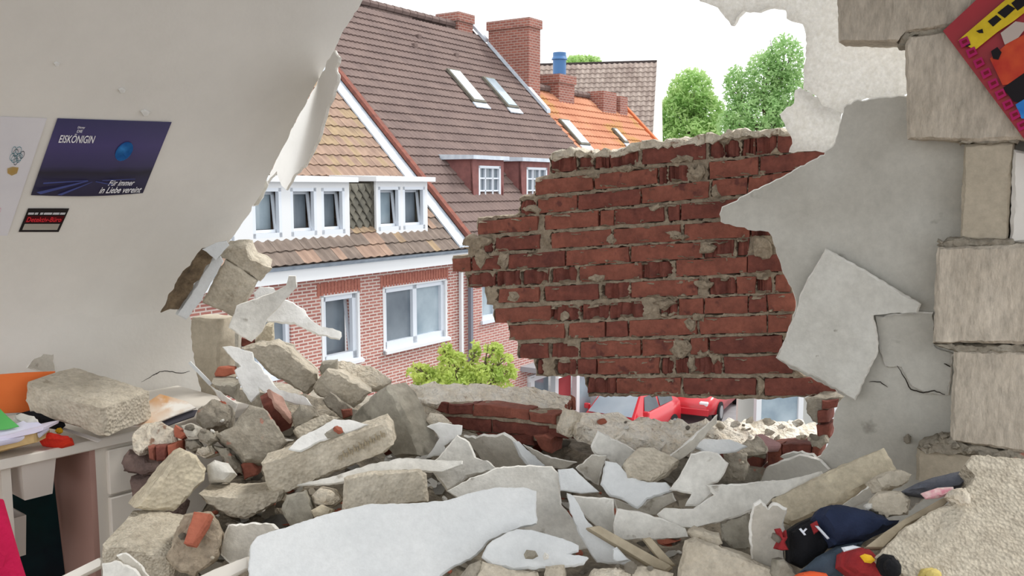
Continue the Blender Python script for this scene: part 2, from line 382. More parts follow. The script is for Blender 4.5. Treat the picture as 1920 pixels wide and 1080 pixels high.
mort = frag('wall_front', 'leaning remnant of the dark red outer brick wall, stepped at its left edge', 'wall', MORT, [ZO(*p) for p in sil], 0,
            plane=(BP[0] + GN * .017, BP[1]), th=.10, amp=.006, fq=34, jg=1.0, res=4.2, bev=.01, kind='structure', post=mort_post)
def brick_mesh(q, depth, rough, kind):
    """q: four face corners (bl,br,tr,tl) in world space"""
    bm = bmesh.new(); nx = 8 if kind == 's' else 30; nz = 4
    g = []
    bl, br, tr, tl = q
    seed = Vector((random.random() * 50, random.random() * 50, 0))
    for j in range(nz + 1):
        row = []
        for i in range(nx + 1):
            s, t = i / nx, j / nz
            p = bl.lerp(br, s).lerp(tl.lerp(tr, s), t)
            ed = min(s * nx, (1 - s) * nx, t * nz, (1 - t) * nz)
            off = 0.0
            if ed < .5: off += .004
            wx = (br - bl).length
            if kind == 'b':
                off += .002 + .026 * (abs(math.sin(s * wx * 62 + seed.x)) ** 1.5) * (.6 + .6 * noise.noise(Vector((s * 9, seed.y, 0)))) + .008 * noise.noise(p * 30 + seed)
            off += rough * noise.noise(p * 26 + seed)
            jit = noise.noise_vector(p * 20 + seed) * (.004 if ed < .5 else .0)
            row.append(bm.verts.new(p + GN * off + jit))
        g.append(row)
    for j in range(nz):
        for i in range(nx): bm.faces.new((g[j][i], g[j][i + 1], g[j + 1][i + 1], g[j + 1][i]))
    loop = [g[0][i] for i in range(nx + 1)] + [g[j][nx] for j in range(1, nz + 1)] + [g[nz][i] for i in range(nx - 1, -1, -1)] + [g[j][0] for j in range(nz - 1, 0, -1)]
    back = [bm.verts.new(v.co + GN * depth) for v in loop]
    for i in range(len(loop)):
        k = (i + 1) % len(loop); bm.faces.new((loop[k], loop[i], back[i], back[k]))
    bm.faces.new(back)
    return bm
def face_q(x0, x1, line, h0=25, h1=30, p=BP, inset=0):
    xa, ya, xb, yb = line
    def yc_(x): return ya + (yb - ya) * (x - xa) / (xb - xa)
    def h(x): return h0 + (h1 - h0) * (x - 250) / 900
    r = []
    for x, s in ((x0, 1), (x1, 1), (x1, -1), (x0, -1)):
        zx, zy = ZO(x, yc_(x) + s * h(x)); r.append(onp(zx, zy, p[0], p[1]))
    return r
for line, bl_ in ROWS:
    for x0, x1, k in bl_:
        if k == 'm': continue
        bm = brick_mesh(face_q(x0, x1, line), .09, .004 if k == 's' else .006, k)
        finish(bm, 'brick', random.choice((BRICK, BRICK, BRICK2)) if k == 's' else BRICK2, mort)
# squeezed-out mortar lumps on the brick face
for (x, y, rx, ry) in [(905, 690, 34, 18), (880, 720, 22, 34), (842, 800, 40, 30), (880, 850, 18, 40), (925, 825, 22, 14), (970, 830, 28, 14), (250, 620, 26, 24), (128, 480, 30, 42), (215, 485, 26, 40), (540, 555, 44, 18), (120, 425, 52, 28), (315, 310, 40, 18), (850, 128, 40, 14), (905, 175, 34, 30), (755, 300, 26, 18), (790, 645, 40, 16), (930, 445, 34, 26), (1130, 445, 44, 34), (1125, 935, 14, 34), (600, 415, 20, 26), (530, 190, 30, 12), (650, 160, 44, 14), (830, 405, 36, 12), (930, 575, 36, 22), (970, 835, 22, 20), (1190, 105, 24, 14), (965, 245, 22, 26), (430, 690, 14, 16), (820, 395, 26, 14)]:
    zx, zy = ZO(x, y); a0 = random.random() * 6
    pts = [(zx + rx / 1.895 * math.cos(t * .7) * random.uniform(.5, 1.3), zy + ry / 1.895 * math.sin(t * .7) * random.uniform(.5, 1.3)) for t in range(9)]
    frag('mortar_lump', None, None, MORT, pts, 0, plane=(BP[0] - GN * .004, BP[1]), th=.02, dome=.006, amp=.010, fq=42, jg=1.1, res=3, parent=mort)
# mortar crust along the top edge
tops = [(380, 118), (470, 106), (590, 110), (700, 84), (930, 56), (1060, 40), (1200, 28), (1250, 45)]
for (x0, y0_), (x1, y1_) in zip(tops, tops[1:]):
    p = [ZO(x0, y0_ - 12), ZO(x1, y1_ - 12), ZO(x1, y1_ + 14), ZO(x0, y0_ + 14)]
    frag('mortar_crust', None, None, MORTL, p, 0, plane=(BP[0] - GN * .004, BP[1]), th=.11, amp=.012, fq=20, jg=2, res=5, parent=mort)
# ------------------------------------------------------------------ lower remnant of the gable: sill with its bricks
sillz = .74
bm = bmesh.new()
def gpt(s, off, z): p = KC + GD * s + GN * off; return Vector((p.x, p.y, z))
def gbox(bm, s0, s1, o0, o1, z0, z1):
    vs_ = [bm.verts.new(gpt(s, o_, z)) for z in (z0, z1) for o_ in (o0, o1) for s in (s0, s1)]
    for f in ((0, 2, 3, 1), (4, 5, 7, 6), (0, 1, 5, 4), (2, 6, 7, 3), (0, 4, 6, 2), (1, 3, 7, 5)): bm.faces.new([vs_[i] for i in f])
gbox(bm, 0.0, 4.4, .2, .40, 0, .66)
sill = finish(bm, 'wall_sill', MORTG); tag(sill, 'low broken remains of the gable wall below the hole', 'wall', kind='structure')
LP = gab(.23)
lp = lambda **k: dict(plane=LP, **k)
# crumbly pale top of the sill, outdoor daylight added to its mortar colour
SILLM = mat('daylit_sill_mortar', (246, 240, 228), (226, 214, 194), sc=25, bs=60, bst=1, bd=.02, spots=((176, 152, 130), 34, .66), speck=(50, .25))
frag('mortar_top', None, None, SILLM, [(1076, 775), (1120, 777), (1180, 784), (1260, 789), (1330, 788), (1420, 786), (1500, 790), (1532, 796), (1540, 822), (1530, 838), (1470, 836), (1400, 838), (1330, 836), (1262, 838), (1180, 822), (1110, 812), (1080, 800)],
     3.12, nrm=(30, 62), th=.05, amp=.02, fq=18, jg=1.5, res=6, parent=sill)
for i in range(26):
    px = random.uniform(1090, 1525); py = random.uniform(786, 828); s = random.uniform(5, 13)
    pts = [(px + s * math.cos(t) * random.uniform(.7, 1.2), py + s * .55 * math.sin(t) * random.uniform(.7, 1.2)) for t in (0, .9, 1.8, 2.7, 3.6, 4.5, 5.4)]
    frag('mortar_crumb', None, None, random.choice((SILLM, SILLM, MORTL)), pts, onp(px, py, *LP).y - .01, nrm=(random.uniform(-30, 30), random.uniform(20, 60)), th=.015, amp=.006, fq=20, dome=.008, res=5, parent=sill)
def bq(pts, m=BRICK2, d=.1, par=None, plane=LP, amp=.004):
    return frag('brick', None, None, m, pts, 0, plane=plane, th=d, amp=amp, fq=16, jg=.5, bev=.005, parent=par, res=9)
for pts, m in (([(1117, 810), (1180, 820), (1258, 838), (1262, 856), (1200, 862), (1118, 850)], BRICK2), ([(1032, 822), (1112, 812), (1117, 838), (1112, 866), (1060, 868), (1034, 856)], BRICK2),
               ([(1120, 852), (1200, 864), (1290, 866), (1290, 900), (1120, 900)], BRICK2), ([(1272, 822), (1300, 826), (1300, 850), (1272, 848)], BRICK2),
               ([(1466, 834), (1520, 834), (1520, 852), (1466, 858)], BRICK2), ([(1520, 832), (1544, 832), (1536, 858), (1522, 856)], BRICK), ([(1437, 836), (1466, 834), (1464, 872), (1440, 876)], BRICK),
               ([(1400, 852), (1428, 848), (1428, 902), (1398, 902)], BRICK2), ([(1300, 850), (1398, 850), (1398, 900), (1300, 900)], BRICK2), ([(1430, 876), (1470, 876), (1470, 900), (1430, 900)], BRICK2)):
    bq(pts, m, par=sill)
frag('brick', None, None, mat('pinkish_brick_top', (186, 150, 150), (168, 130, 130), sc=20, bs=60, bst=.3), [(1418, 813), (1428, 811), (1466, 831), (1464, 836), (1438, 838)], 2.93, nrm=(20, 60), th=.03, amp=.002, parent=sill)
# jagged stub of brickwork still standing beside the grey board
for pts, m in (([(1530, 797), (1557, 796), (1557, 823), (1531, 824)], BRICK2), ([(1533, 772), (1552, 770), (1553, 792), (1532, 794)], BRICK2), ([(1540, 752), (1572, 748), (1568, 764), (1540, 768)], BRICK2)): bq(pts, m, par=sill, plane=gab(.2))
frag('mortar_lump', None, None, MORTG, [(1509, 750), (1540, 742), (1580, 744), (1572, 760), (1556, 768), (1536, 772), (1534, 796), (1520, 792), (1512, 775)], 0, plane=gab(.21), th=.1, amp=.01, fq=20, jg=1, parent=sill)
frag('mortar_lump', None, None, MORTG, [(1520, 826), (1548, 820), (1552, 830), (1540, 842), (1522, 836)], 0, plane=gab(.18), th=.05, amp=.01, fq=20, jg=.8, parent=sill)
frag('mortar_lump', None, None, MORTG, [(1364, 850), (1380, 841), (1400, 846), (1402, 880), (1398, 904), (1372, 900)], 2.78, nrm=(0, 10), th=.08, dome=.02, amp=.01, fq=18, jg=.6, parent=sill)
frag('mortar_lump', None, None, MORTG, [(1400, 822), (1420, 815), (1440, 836), (1436, 850), (1402, 852), (1380, 838)], 2.86, nrm=(0, 40), th=.05, amp=.01, fq=18, jg=.6, parent=sill)
# displaced chunk of brick wall lying on the sill
ck = empty('brick_wall_chunk', U(930, 850, 3.2)); tag(ck, 'heavy chunk of brickwork lying on the sill, pale mortar on top', 'rubble')
CP = (U(930, 790, 3.16), Vector((-.42, -.9, .06)))
frag('mortar_bed', None, None, SILLM, [(765, 722), (800, 716), (900, 721), (1010, 730), (1078, 742), (1072, 756), (1050, 770), (1025, 776), (985, 768), (930, 762), (890, 759), (840, 758), (800, 754), (775, 745)], 3.3, nrm=(8, 62), th=.03, amp=.014, fq=20, jg=1, res=7, parent=ck)
for pts, m in (([(790, 752), (838, 756), (838, 776), (800, 772)], BRICK2), ([(840, 757), (885, 758), (884, 778), (840, 776)], BRICK2), ([(887, 758), (940, 762), (989, 769), (990, 788), (940, 784), (886, 780)], BRICK),
               ([(991, 772), (1041, 778), (1041, 798), (992, 790)], BRICK), ([(812, 780), (919, 787), (919, 810), (830, 802)], BRICK2), ([(921, 789), (1027, 800), (1026, 820), (922, 811)], BRICK2), ([(1028, 804), (1066, 808), (1064, 824), (1028, 821)], BRICK2),
               ([(890, 812), (948, 814), (948, 834), (905, 830)], BRICK2), ([(949, 815), (998, 818), (1000, 836), (950, 834)], BRICK2)):
    bq(pts, m, d=.1, par=ck, plane=CP)
bq([(1000, 818), (1020, 816), (1036, 822), (1034, 850), (1012, 842)], BRICK, par=ck, plane=(CP[0] - GN * .04, CP[1]))
ce = [(1043, 779), (1050, 772), (1079, 745), (1082, 770), (1070, 795), (1043, 800)]
for i in range(5):   # ribbed broken brick end
    x0 = 1043 + i * 7.4; x1 = x0 + 6; t0 = 780 - i * 7.5; t1 = t0 - 6
    bq([(x0, t0), (x1, t1), (x1 + 1, t1 + 24), (x0, t0 + 22)], BRICK, d=.05, par=ck, plane=(CP[0] + GN * .012 * (i + 1), Vector((.35, -.93, 0))))
frag('mortar_lump', None, None, MORTL, [(1078, 770), (1090, 776), (1090, 792), (1072, 822), (1063, 818), (1064, 802)], 3.0, nrm=(40, 0), th=.06, amp=.006, fq=18, jg=.6, parent=ck)
frag('mortar_core', None, None, MORT, [(800, 752), (900, 760), (1000, 772), (1060, 782), (1070, 812), (1030, 828), (940, 826), (860, 806), (810, 785)], 0, plane=(CP[0] + GN * .012, CP[1]), th=.1, amp=.008, fq=20, jg=.8, parent=ck)
# ------------------------------------------------------------------ gable, grey lining board, white foam, inner blocks
gb = frag('wall_lining', 'grey lining board of the gable with a jagged white-edged hole', 'wall', BOARD,
     [(1694, 178), (1640, 184), (1600, 189), (1581, 200), (1572, 240), (1565, 266), (1545, 290), (1500, 310), (1462, 333), (1400, 363), (1352, 388), (1347, 402), (1350, 416), (1400, 430), (1440, 434), (1448, 444), (1458, 480), (1467, 510), (1484, 540), (1491, 566), (1484, 600), (1470, 640), (1454, 670), (1480, 690), (1540, 718), (1584, 744), (1572, 756), (1563, 780), (1562, 812), (1550, 838), (1538, 857), (1528, 861), (1500, 849), (1462, 856), (1472, 862), (1465, 868), (1436, 880), (1424, 905), (1424, 960), (1480, 1010), (2080, 1080), (2080, 150)],
     0, plane=gab(.13), th=.02, amp=.003, fq=5, jg=1.1, res=22, bev=.004, kind='structure')
rim = gb
frag('lining_flap', None, None, BOARDL, [(1547, 465), (1600, 495), (1727, 570), (1720, 585), (1680, 586), (1637, 591), (1645, 630), (1646, 660), (1625, 705), (1602, 751), (1540, 716), (1455, 672), (1470, 638), (1491, 585), (1500, 550), (1520, 515)],
     0, plane=gab(.08), th=.02, amp=.003, jg=.6, curv=(-.12, 20), parent=gb)
frag('lining_flap', None, None, BOARD, [(1640, 592), (1700, 586), (1750, 585), (1752, 648), (1787, 664), (1780, 742), (1735, 738), (1710, 725), (1690, 690), (1660, 688), (1648, 660)], 0, plane=gab(.116), th=.012, amp=.004, jg=.8, parent=gb)
crack([(1682, 686), (1694, 705), (1708, 730), (1730, 736), (1752, 733), (1772, 740)], gab(.108), 1.3, gb)
crack([(1630, 716), (1650, 716), (1664, 726)], gab(.124), .9, gb)
crack([(1770, 682), (1782, 688)], gab(.108), 1.2, gb)
frag('nail_hole', None, None, mat('dark_hole', (60, 56, 50), sc=9, bst=0), [(1571, 607), (1578, 604), (1586, 606), (1578, 611), (1577, 617), (1573, 612)], 0, plane=gab(.088), th=.004, amp=.001, parent=gb)
frag('pipe_ring', None, None, MORTG, [(1694, 822), (1702, 816), (1708, 822), (1707, 832), (1699, 834), (1694, 829)], 0, plane=gab(.11), th=.02, amp=.003, dome=.006, parent=gb)
frag('lining_shard', None, None, BOARD, [(1424, 906), (1436, 878), (1470, 862), (1500, 852), (1540, 862), (1556, 880), (1536, 892), (1480, 905)], 0, plane=gab(.10), th=.014, amp=.003, jg=.6, parent=gb)
fm = frag('foam_insulation', 'ragged white foam insulation hanging above the brick wall', 'insulation', FOAM,
     [(1300, -60), (1310, 0), (1322, 4), (1345, 14), (1358, 32), (1370, 48), (1380, 32), (1392, 18), (1420, 20), (1445, 12), (1472, 16), (1475, 33), (1504, 42), (1508, 60), (1511, 95), (1506, 135), (1507, 168), (1530, 180), (1537, 196), (1577, 212), (1600, 189), (1640, 184), (1710, 178), (1710, 60), (1590, 60), (1590, -60)], 0, plane=gab(.17), th=.03, amp=.005, fq=14, jg=1.2, res=14)
frag('foam_piece', None, None, FOAM, [(1490, 168), (1500, 164), (1508, 168), (1532, 182), (1537, 196), (1577, 212), (1574, 240), (1566, 268), (1548, 286), (1520, 284), (1478, 286), (1484, 262), (1472, 240), (1462, 216), (1470, 208), (1488, 194)], 0, plane=gab(.16), th=.02, amp=.004, jg=1, res=10, parent=fm)
ib = empty('wall_inner', gpt(2.9, 0, 0)); tag(ib, 'pier of pale building blocks at the right end of the gable', 'wall', kind='structure')
IP = lambda o_: gab(o_)
for pts, m, o_ in (([(1566, -70), (2080, -90), (2080, 22), (1770, 50), (1692, 60), (1680, 78), (1572, 78)], BLOCKW, 0), ([(1697, 82), (1704, 66), (1780, 56), (2080, 30), (2080, 275), (1905, 262), (1812, 264), (1700, 260)], BLOCKW, 0),
                   ([(1808, 272), (1850, 266), (1902, 264), (1896, 360), (1890, 452), (1800, 452), (1803, 360)], BLOCKS, .03), ([(1902, 280), (2080, 300), (2080, 452), (1890, 456)], PLASTER, .025),
                   ([(1757, 464), (1900, 458), (2080, 446), (2080, 652), (1900, 646), (1748, 644)], BLOCKW, 0), ([(1788, 656), (1900, 658), (2080, 664), (2080, 880), (1900, 848), (1781, 828)], BLOCKW, .01), ([(1717, 842), (1800, 850), (1950, 874), (2080, 894), (2080, 1010), (1715, 900)], BLOCKS, .03)):
    frag('building_block', None, None, m, pts, 0, plane=IP(o_), th=.12, amp=.004, fq=8, jg=.6, bev=.01, res=16, parent=ib)
for pts in ([(1680, 80), (1695, 58), (1770, 50), (1780, 60), (1705, 70), (1698, 90), (1684, 90)], [(1800, 268), (1812, 258), (1910, 254), (1906, 268)], [(1758, 460), (1775, 448), (1900, 448), (1900, 462), (1770, 468)], [(1752, 646), (1900, 648), (2000, 652), (2000, 662), (1800, 660), (1770, 655)], [(1718, 840), (1735, 826), (1782, 822), (1790, 832), (1900, 848), (2000, 868), (2000, 884), (1880, 862), (1790, 852), (1730, 848)]):
    frag('mortar_joint', None, None, MORTG, pts, 0, plane=IP(.012), th=.08, amp=.009, fq=30, jg=1, res=5, parent=ib)
for x, y, s in ((1752, 832, 9), (1770, 820, 8), (1740, 838, 8), (1790, 838, 10), (1815, 846, 9), (1840, 852, 9), (1870, 856, 10), (1900, 860, 9), (1762, 452, 7)):
    frag('mortar_crumb', None, None, MORTG, [(x + s * math.cos(t) * random.uniform(.7, 1.2), y + s * .7 * math.sin(t) * random.uniform(.7, 1.2)) for t in (0, 1, 2, 3, 4, 5)], 0, plane=IP(.0), th=.03, dome=.01, amp=.006, fq=25, res=5, parent=ib)
# ------------------------------------------------------------------ outside: street and houses opposite
GZ = -5.2
def brickmat(name, c1, c2, mo, bw=.21, bh=.060, ax='xz', ms=.012):
    m = bpy.data.materials.new(name); m.use_nodes = True; nt = m.node_tree; N = nt.nodes; L = nt.links; b = N['Principled BSDF']; b.inputs['Roughness'].default_value = .9
    g = N.new('ShaderNodeNewGeometry'); tc = N.new('ShaderNodeTexCoord'); sp = N.new('ShaderNodeSeparateXYZ'); L.new(tc.outputs['Object'], sp.inputs[0])
    a = N.new('ShaderNodeMath'); a.operation = 'ADD'; L.new(sp.outputs[0], a.inputs[0]); L.new(sp.outputs[1], a.inputs[1])
    cb = N.new('ShaderNodeCombineXYZ'); L.new(a.outputs[0], cb.inputs[0]); L.new(sp.outputs[2], cb.inputs[1])
    t = N.new('ShaderNodeTexBrick'); t.inputs['Scale'].default_value = 1; t.inputs['Brick Width'].default_value = bw; t.inputs['Row Height'].default_value = bh; t.inputs['Mortar Size'].default_value = ms
    t.inputs['Color1'].default_value = lin(c1); t.inputs['Color2'].default_value = lin(c2); t.inputs['Mortar'].default_value = lin(mo); t.inputs['Bias'].default_value = 0
    L.new(cb.outputs[0], t.inputs['Vector']); L.new(t.outputs[0], b.inputs['Base Color'])
    bp = N.new('ShaderNodeBump'); bp.inputs['Strength'].default_value = .4; bp.inputs['Distance'].default_value = .01; L.new(t.outputs['Fac'], bp.inputs['Height']); bp.invert = True; L.new(bp.outputs[0], b.inputs['Normal'])
    return m
FBR = brickmat('facade_brick', (176, 118, 106), (156, 98, 90), (204, 190, 182))
FBR2 = brickmat('facade_brick_pink', (178, 120, 110), (160, 102, 96), (196, 178, 170))
CHB = brickmat('chimney_brick', (152, 94, 80), (128, 78, 68), (160, 136, 126), .22, .08)
SOLD = mat('soldier_brick', (176, 114, 98), (156, 96, 84), sc=20, bst=.2)
TILA = mat('tan_roof_tile', (164, 138, 120), (132, 110, 98), sc=3, bs=40, bst=.3)
TILA2 = mat('ochre_roof_tile', (166, 144, 114), (140, 120, 100), sc=4, bs=40, bst=.3)
TILG = mat('grey_brown_tile', (132, 118, 108), (108, 96, 88), sc=4, bs=40, bst=.3)
TILB = mat('dark_brown_tile', (122, 104, 98), (104, 88, 84), sc=2, bs=60, bst=.3, spots=((134, 116, 108), 14, .66))
TILC = mat('orange_roof_tile', (196, 140, 110), (178, 120, 92), sc=1.2, bs=40, bst=.3, spots=((176, 132, 84), .8, .56))
TILD = mat('grey_pantile', (176, 162, 152), (140, 124, 116), sc=2, bs=40, bst=.2)
ZINC = mat('zinc_flashing', (206, 214, 222), (176, 186, 198), sc=6, bs=20, bst=.2, rough=.5)
WTRIM = mat('white_trim', (218, 220, 222), sc=3, bst=0, rough=.6)
SLATE = mat('slate_hung_tile', (120, 116, 104), (96, 94, 86), sc=6, bst=.3)
REDH = mat('red_hung_tile', (138, 92, 88), (118, 78, 76), sc=8, bst=.3)
CURT = mat('bright_curtain', (214, 206, 196), (188, 178, 170), sc=5, bst=0)
AF = math.atan(1120 / F)
HD = Vector((math.sin(AF), math.cos(AF), 0)); HN = Vector((-math.cos(AF), math.sin(AF), 0))
HP = Vector(tuple(U(780, 600, 18.0))); HP.z = 0
HR = math.atan2(HD.y, HD.x)
gr = bmesh.new(); bmesh.ops.create_grid(gr, x_segments=2, y_segments=2, size=120); bmesh.ops.translate(gr, vec=(0, 60, GZ), verts=gr.verts)
o = finish(gr, 'ground', mat('asphalt', (150, 150, 152), (136, 136, 138), sc=3, bs=90, bst=.2)); tag(o, 'grey asphalt street between the houses', 'street', kind='structure')
def hb(bm, x0, x1, y0, y1, z0, z1): bbox(bm, x0, x1, y0, y1, z0, z1)
def hmesh(name, bm, m, par, ang=38):
    """mesh in the house's own frame"""
    bmesh.ops.recalc_face_normals(bm, faces=bm.faces)
    me = bpy.data.meshes.new(name); bm.to_mesh(me); bm.free(); me.materials.append(m); return link(name, me, par)
def wall(name, m, par, x0, x1, z0, z1, y, th, holes):
    xs = sorted({x0, x1, *[h[0] for h in holes], *[h[1] for h in holes]}); zs = sorted({z0, z1, *[h[2] for h in holes], *[h[3] for h in holes]})
    bm = bmesh.new()
    for a, b_ in zip(xs, xs[1:]):
        for c, d in zip(zs, zs[1:]):
            if any(h[0] <= (a + b_) / 2 <= h[1] and h[2] <= (c + d) / 2 <= h[3] for h in holes): continue
            hb(bm, a, b_, y, y + th, c, d)
    bmesh.ops.remove_doubles(bm, verts=bm.verts, dist=1e-4)
    return hmesh(name, bm, m, par)
def window(par, x0, x1, z0, z1, y, n=1, fr=.07, bars=None, glass=None, sill=True, tilt=False):
    bm = bmesh.new()
    hb(bm, x0, x0 + fr, y - .02, y + .06, z0, z1); hb(bm, x1 - fr, x1, y - .02, y + .06, z0, z1); hb(bm, x0, x1, y - .02, y + .06, z0, z0 + fr * 1.3); hb(bm, x0, x1, y - .02, y + .06, z1 - fr, z1)
    for i in range(1, n): c = x0 + (x1 - x0) * i / n; hb(bm, c - fr * .6, c + fr * .6, y - .02, y + .06, z0, z1)
    if bars:
        for i in range(1, bars[0]): c = x0 + (x1 - x0) * i / bars[0]; hb(bm, c - .018, c + .018, y, y + .05, z0, z1)
        for i in range(1, bars[1]): c = z0 + (z1 - z0) * i / bars[1]; hb(bm, x0, x1, y, y + .05, c - .018, c + .018)
    if sill: hb(bm, x0 - .06, x1 + .06, y - .12, y + .02, z0 - .08, z0)
    wn = hmesh('window', bm, FRAMEW, par)
    for i in range(n):
        a = x0 + (x1 - x0) * i / n + fr * .6; b_ = x0 + (x1 - x0) * (i + 1) / n - fr * .6
        if tilt:      # sash tilted inwards at the top
            bm = bmesh.new()
            for q in ((a, a + .05, z0 + .08, z1 - .06), (b_ - .05, b_, z0 + .08, z1 - .06), (a, b_, z0 + .08, z0 + .13), (a, b_, z1 - .11, z1 - .06)): hb(bm, q[0], q[1], y + .04, y + .08, q[2], q[3])
            for v in bm.verts: v.co.y += (v.co.z - z0) * .14; v.co.x += (v.co.z - z0) * .03
            hmesh('sash', bm, FRAMEW, wn)
        bm = bmesh.new(); hb(bm, a, b_, y + .05 if not tilt else y + .22, y + .06 if not tilt else y + .23, z0 + fr, z1 - fr * .8)
        hmesh('pane', bm, (glass or (GLASS, GLASSD))[i % 2], wn)
    return wn
def house(name, label): h = empty(name, HP, HR); tag(h, label, 'house', 'brick row houses across the street'); return h
TZ = .33 + .3         # roof plane: z = TZ + off (45 degrees)
# ---- house A
A = house('row_house', 'brick row house with tan tiled roof and two wide white dormers')
hA = [(-.94, .97, -1.55, -.33), (-2.56, -1.68, -1.58, -.33), (-4.6, -3.32, -1.56, -.40)]
wall('facade', FBR, A, -7, 1.6, GZ, .10, 0, .3, hA)
window(A, -.94, .97, -1.52, -.33, .06, 2, .1, glass=(GLASSD, GLASS)); window(A, -2.56, -1.68, -1.55, -.33, .06, 1, .1, tilt=True, glass=(GLASSD,)); window(A, -4.6, -3.32, -1.53, -.40, .06, 2, .09)
for x0, x1 in ((-1.05, 1.1), (-2.7, -1.55)):
    n = int((x1 - x0) / .085)
    for i in range(n): pass
    bm = bmesh.new()
    for i in range(n): hb(bm, x0 + i * .085, x0 + i * .085 + .07, -.012, .02, -.31, -.09)
    tag(hmesh('soldier_course', bm, SOLD, A), kind='stuff')
for x0, x1, z in ((-1.0, 1.03, -1.6), (-2.62, -1.62, -1.63)): box('sill', WTRIM, A, x0, x1, -.1, .06, z, z + .06)
for hx0, hx1, hz0, hz1 in hA[:2]:
    bm = bmesh.new()
    for q in ((hx0 - .05, hx0 + .01, hz0, hz1 + .05), (hx1 - .01, hx1 + .05, hz0, hz1 + .05), (hx0 - .05, hx1 + .05, hz1 - .01, hz1 + .05)): hb(bm, q[0], q[1], -.01, .06, q[2], q[3])
    hmesh('window_surround', bm, WTRIM, A)
box('fascia', WTRIM, A, -7, 1.55, -.34, .02, .03, .24)
bm = bmesh.new()
for i in range(9):
    a0 = math.pi * i / 8; 
for i in range(8):
    for a_, b_ in ((i, i + 1),):
        p = [(-.36 - .06 * math.cos(math.pi * k / 8), .30 - .06 * math.sin(math.pi * k / 8)) for k in (a_, b_)]
        bm.faces.new([bm.verts.new(c) for c in ((-7, *p[0]), (1.5, *p[0]), (1.5, *p[1]), (-7, *p[1]))])
bmesh.ops.solidify(bm, geom=bm.faces[:], thickness=.01); hmesh('gutter', bm, ZINC, A)
box('downpipe', WTRIM, A, 1.40, 1.47, -.10, -.03, GZ, .05); box('downpipe', mat('grey_pipe', (120, 124, 134), sc=3, bst=0), A, 1.74, 1.82, -.10, -.02, GZ, .1)
# roof deck + single tiles
bm = bmesh.new(); v = [bm.verts.new(p) for p in ((-7, -.32, TZ - .36), (1.42, -.32, TZ - .36), (1.42, 5.7, TZ + 5.66), (-7, 5.7, TZ + 5.66))]; f_ = bm.faces.new(v); bmesh.ops.solidify(bm, geom=[f_], thickness=.08); hmesh('roof_deck', bm, TILG, A)
def tile_mesh(w_, l_, nm, m, seg=5, depth=.03, th=.016):
    bm = bmesh.new(); c45 = math.sqrt(.5); a, b_ = [], []
    for t_, row in ((0, a), (1, b_)):
        for i in range(seg + 1):
            s = i / seg; hgt = depth * (math.cos(2 * math.pi * s)) * .5 + (.03 if t_ == 0 else .0)
            al = t_ * l_; x = s * w_
            row.append((bm.verts.new((x, al * c45 - hgt * c45, al * c45 + hgt * c45)), bm.verts.new((x, al * c45 - (hgt - th) * c45, al * c45 + (hgt - th) * c45))))
    for i in range(seg):
        bm.faces.new((a[i][0], a[i + 1][0], b_[i + 1][0], b_[i][0])); bm.faces.new((a[i][1], a[i + 1][1], a[i + 1][0], a[i][0]))
    me = bpy.data.meshes.new(nm); bm.to_mesh(me); bm.free(); me.materials.append(m)
    for p in me.polygons: p.use_smooth = False
    return me
tw, tl = .205, .30
tms = [tile_mesh(tw, tl * 1.12, 'tile', m) for m in (TILA, TILA, TILA2, TILG)]
cand = []
for j in range(24):
    s = j * tl * math.sqrt(.5)
    for i in range(31):
        x = 1.40 - tw * (i + 1); y_ = -.33 + s
        px, pz = x + tw / 2, TZ + y_
        if j > 0 and -.6 < y_ - .1 < 1.05 and (px < -1.78 or -1.06 < px < .5) and y_ > .02: continue
        wp = HP + HD * x + HN * y_; wp.z = TZ + y_
        v_ = wp - CAM; d = v_.dot(fw); sx, sy = 960 + F * v_.dot(rt) / d, 540 - F * v_.dot(up) / d
        vis = sx > 420 + max(0, (500 - sy)) * .42 - 20 and sy > 90
        cand.append((not vis, d, x, y_))
cand.sort(); stuffb = bmesh.new(); k = 0
for nv, d, x, y_ in cand:
    m_i = 3 if y_ < .25 and random.random() < .8 else random.randrange(3)
    if k < 298 and not nv:
        o = link('roof_tile', tms[m_i], A); o.location = (x, y_, TZ + y_ + .015 + random.uniform(-.004, .004)); k += 1
    else:
        o_ = len(stuffb.verts); tb = bmesh.new(); tb.from_mesh(tms[0]); bmesh.ops.translate(tb, vec=(x, y_, TZ + y_ + .015), verts=tb.verts); tm = bpy.data.meshes.new('tmp'); tb.to_mesh(tm); tb.free(); stuffb.from_mesh(tm); bpy.data.meshes.remove(tm)
if len(stuffb.verts): tag(hmesh('roof_tiles', stuffb, TILA, A), kind='stuff')
else: stuffb.free()
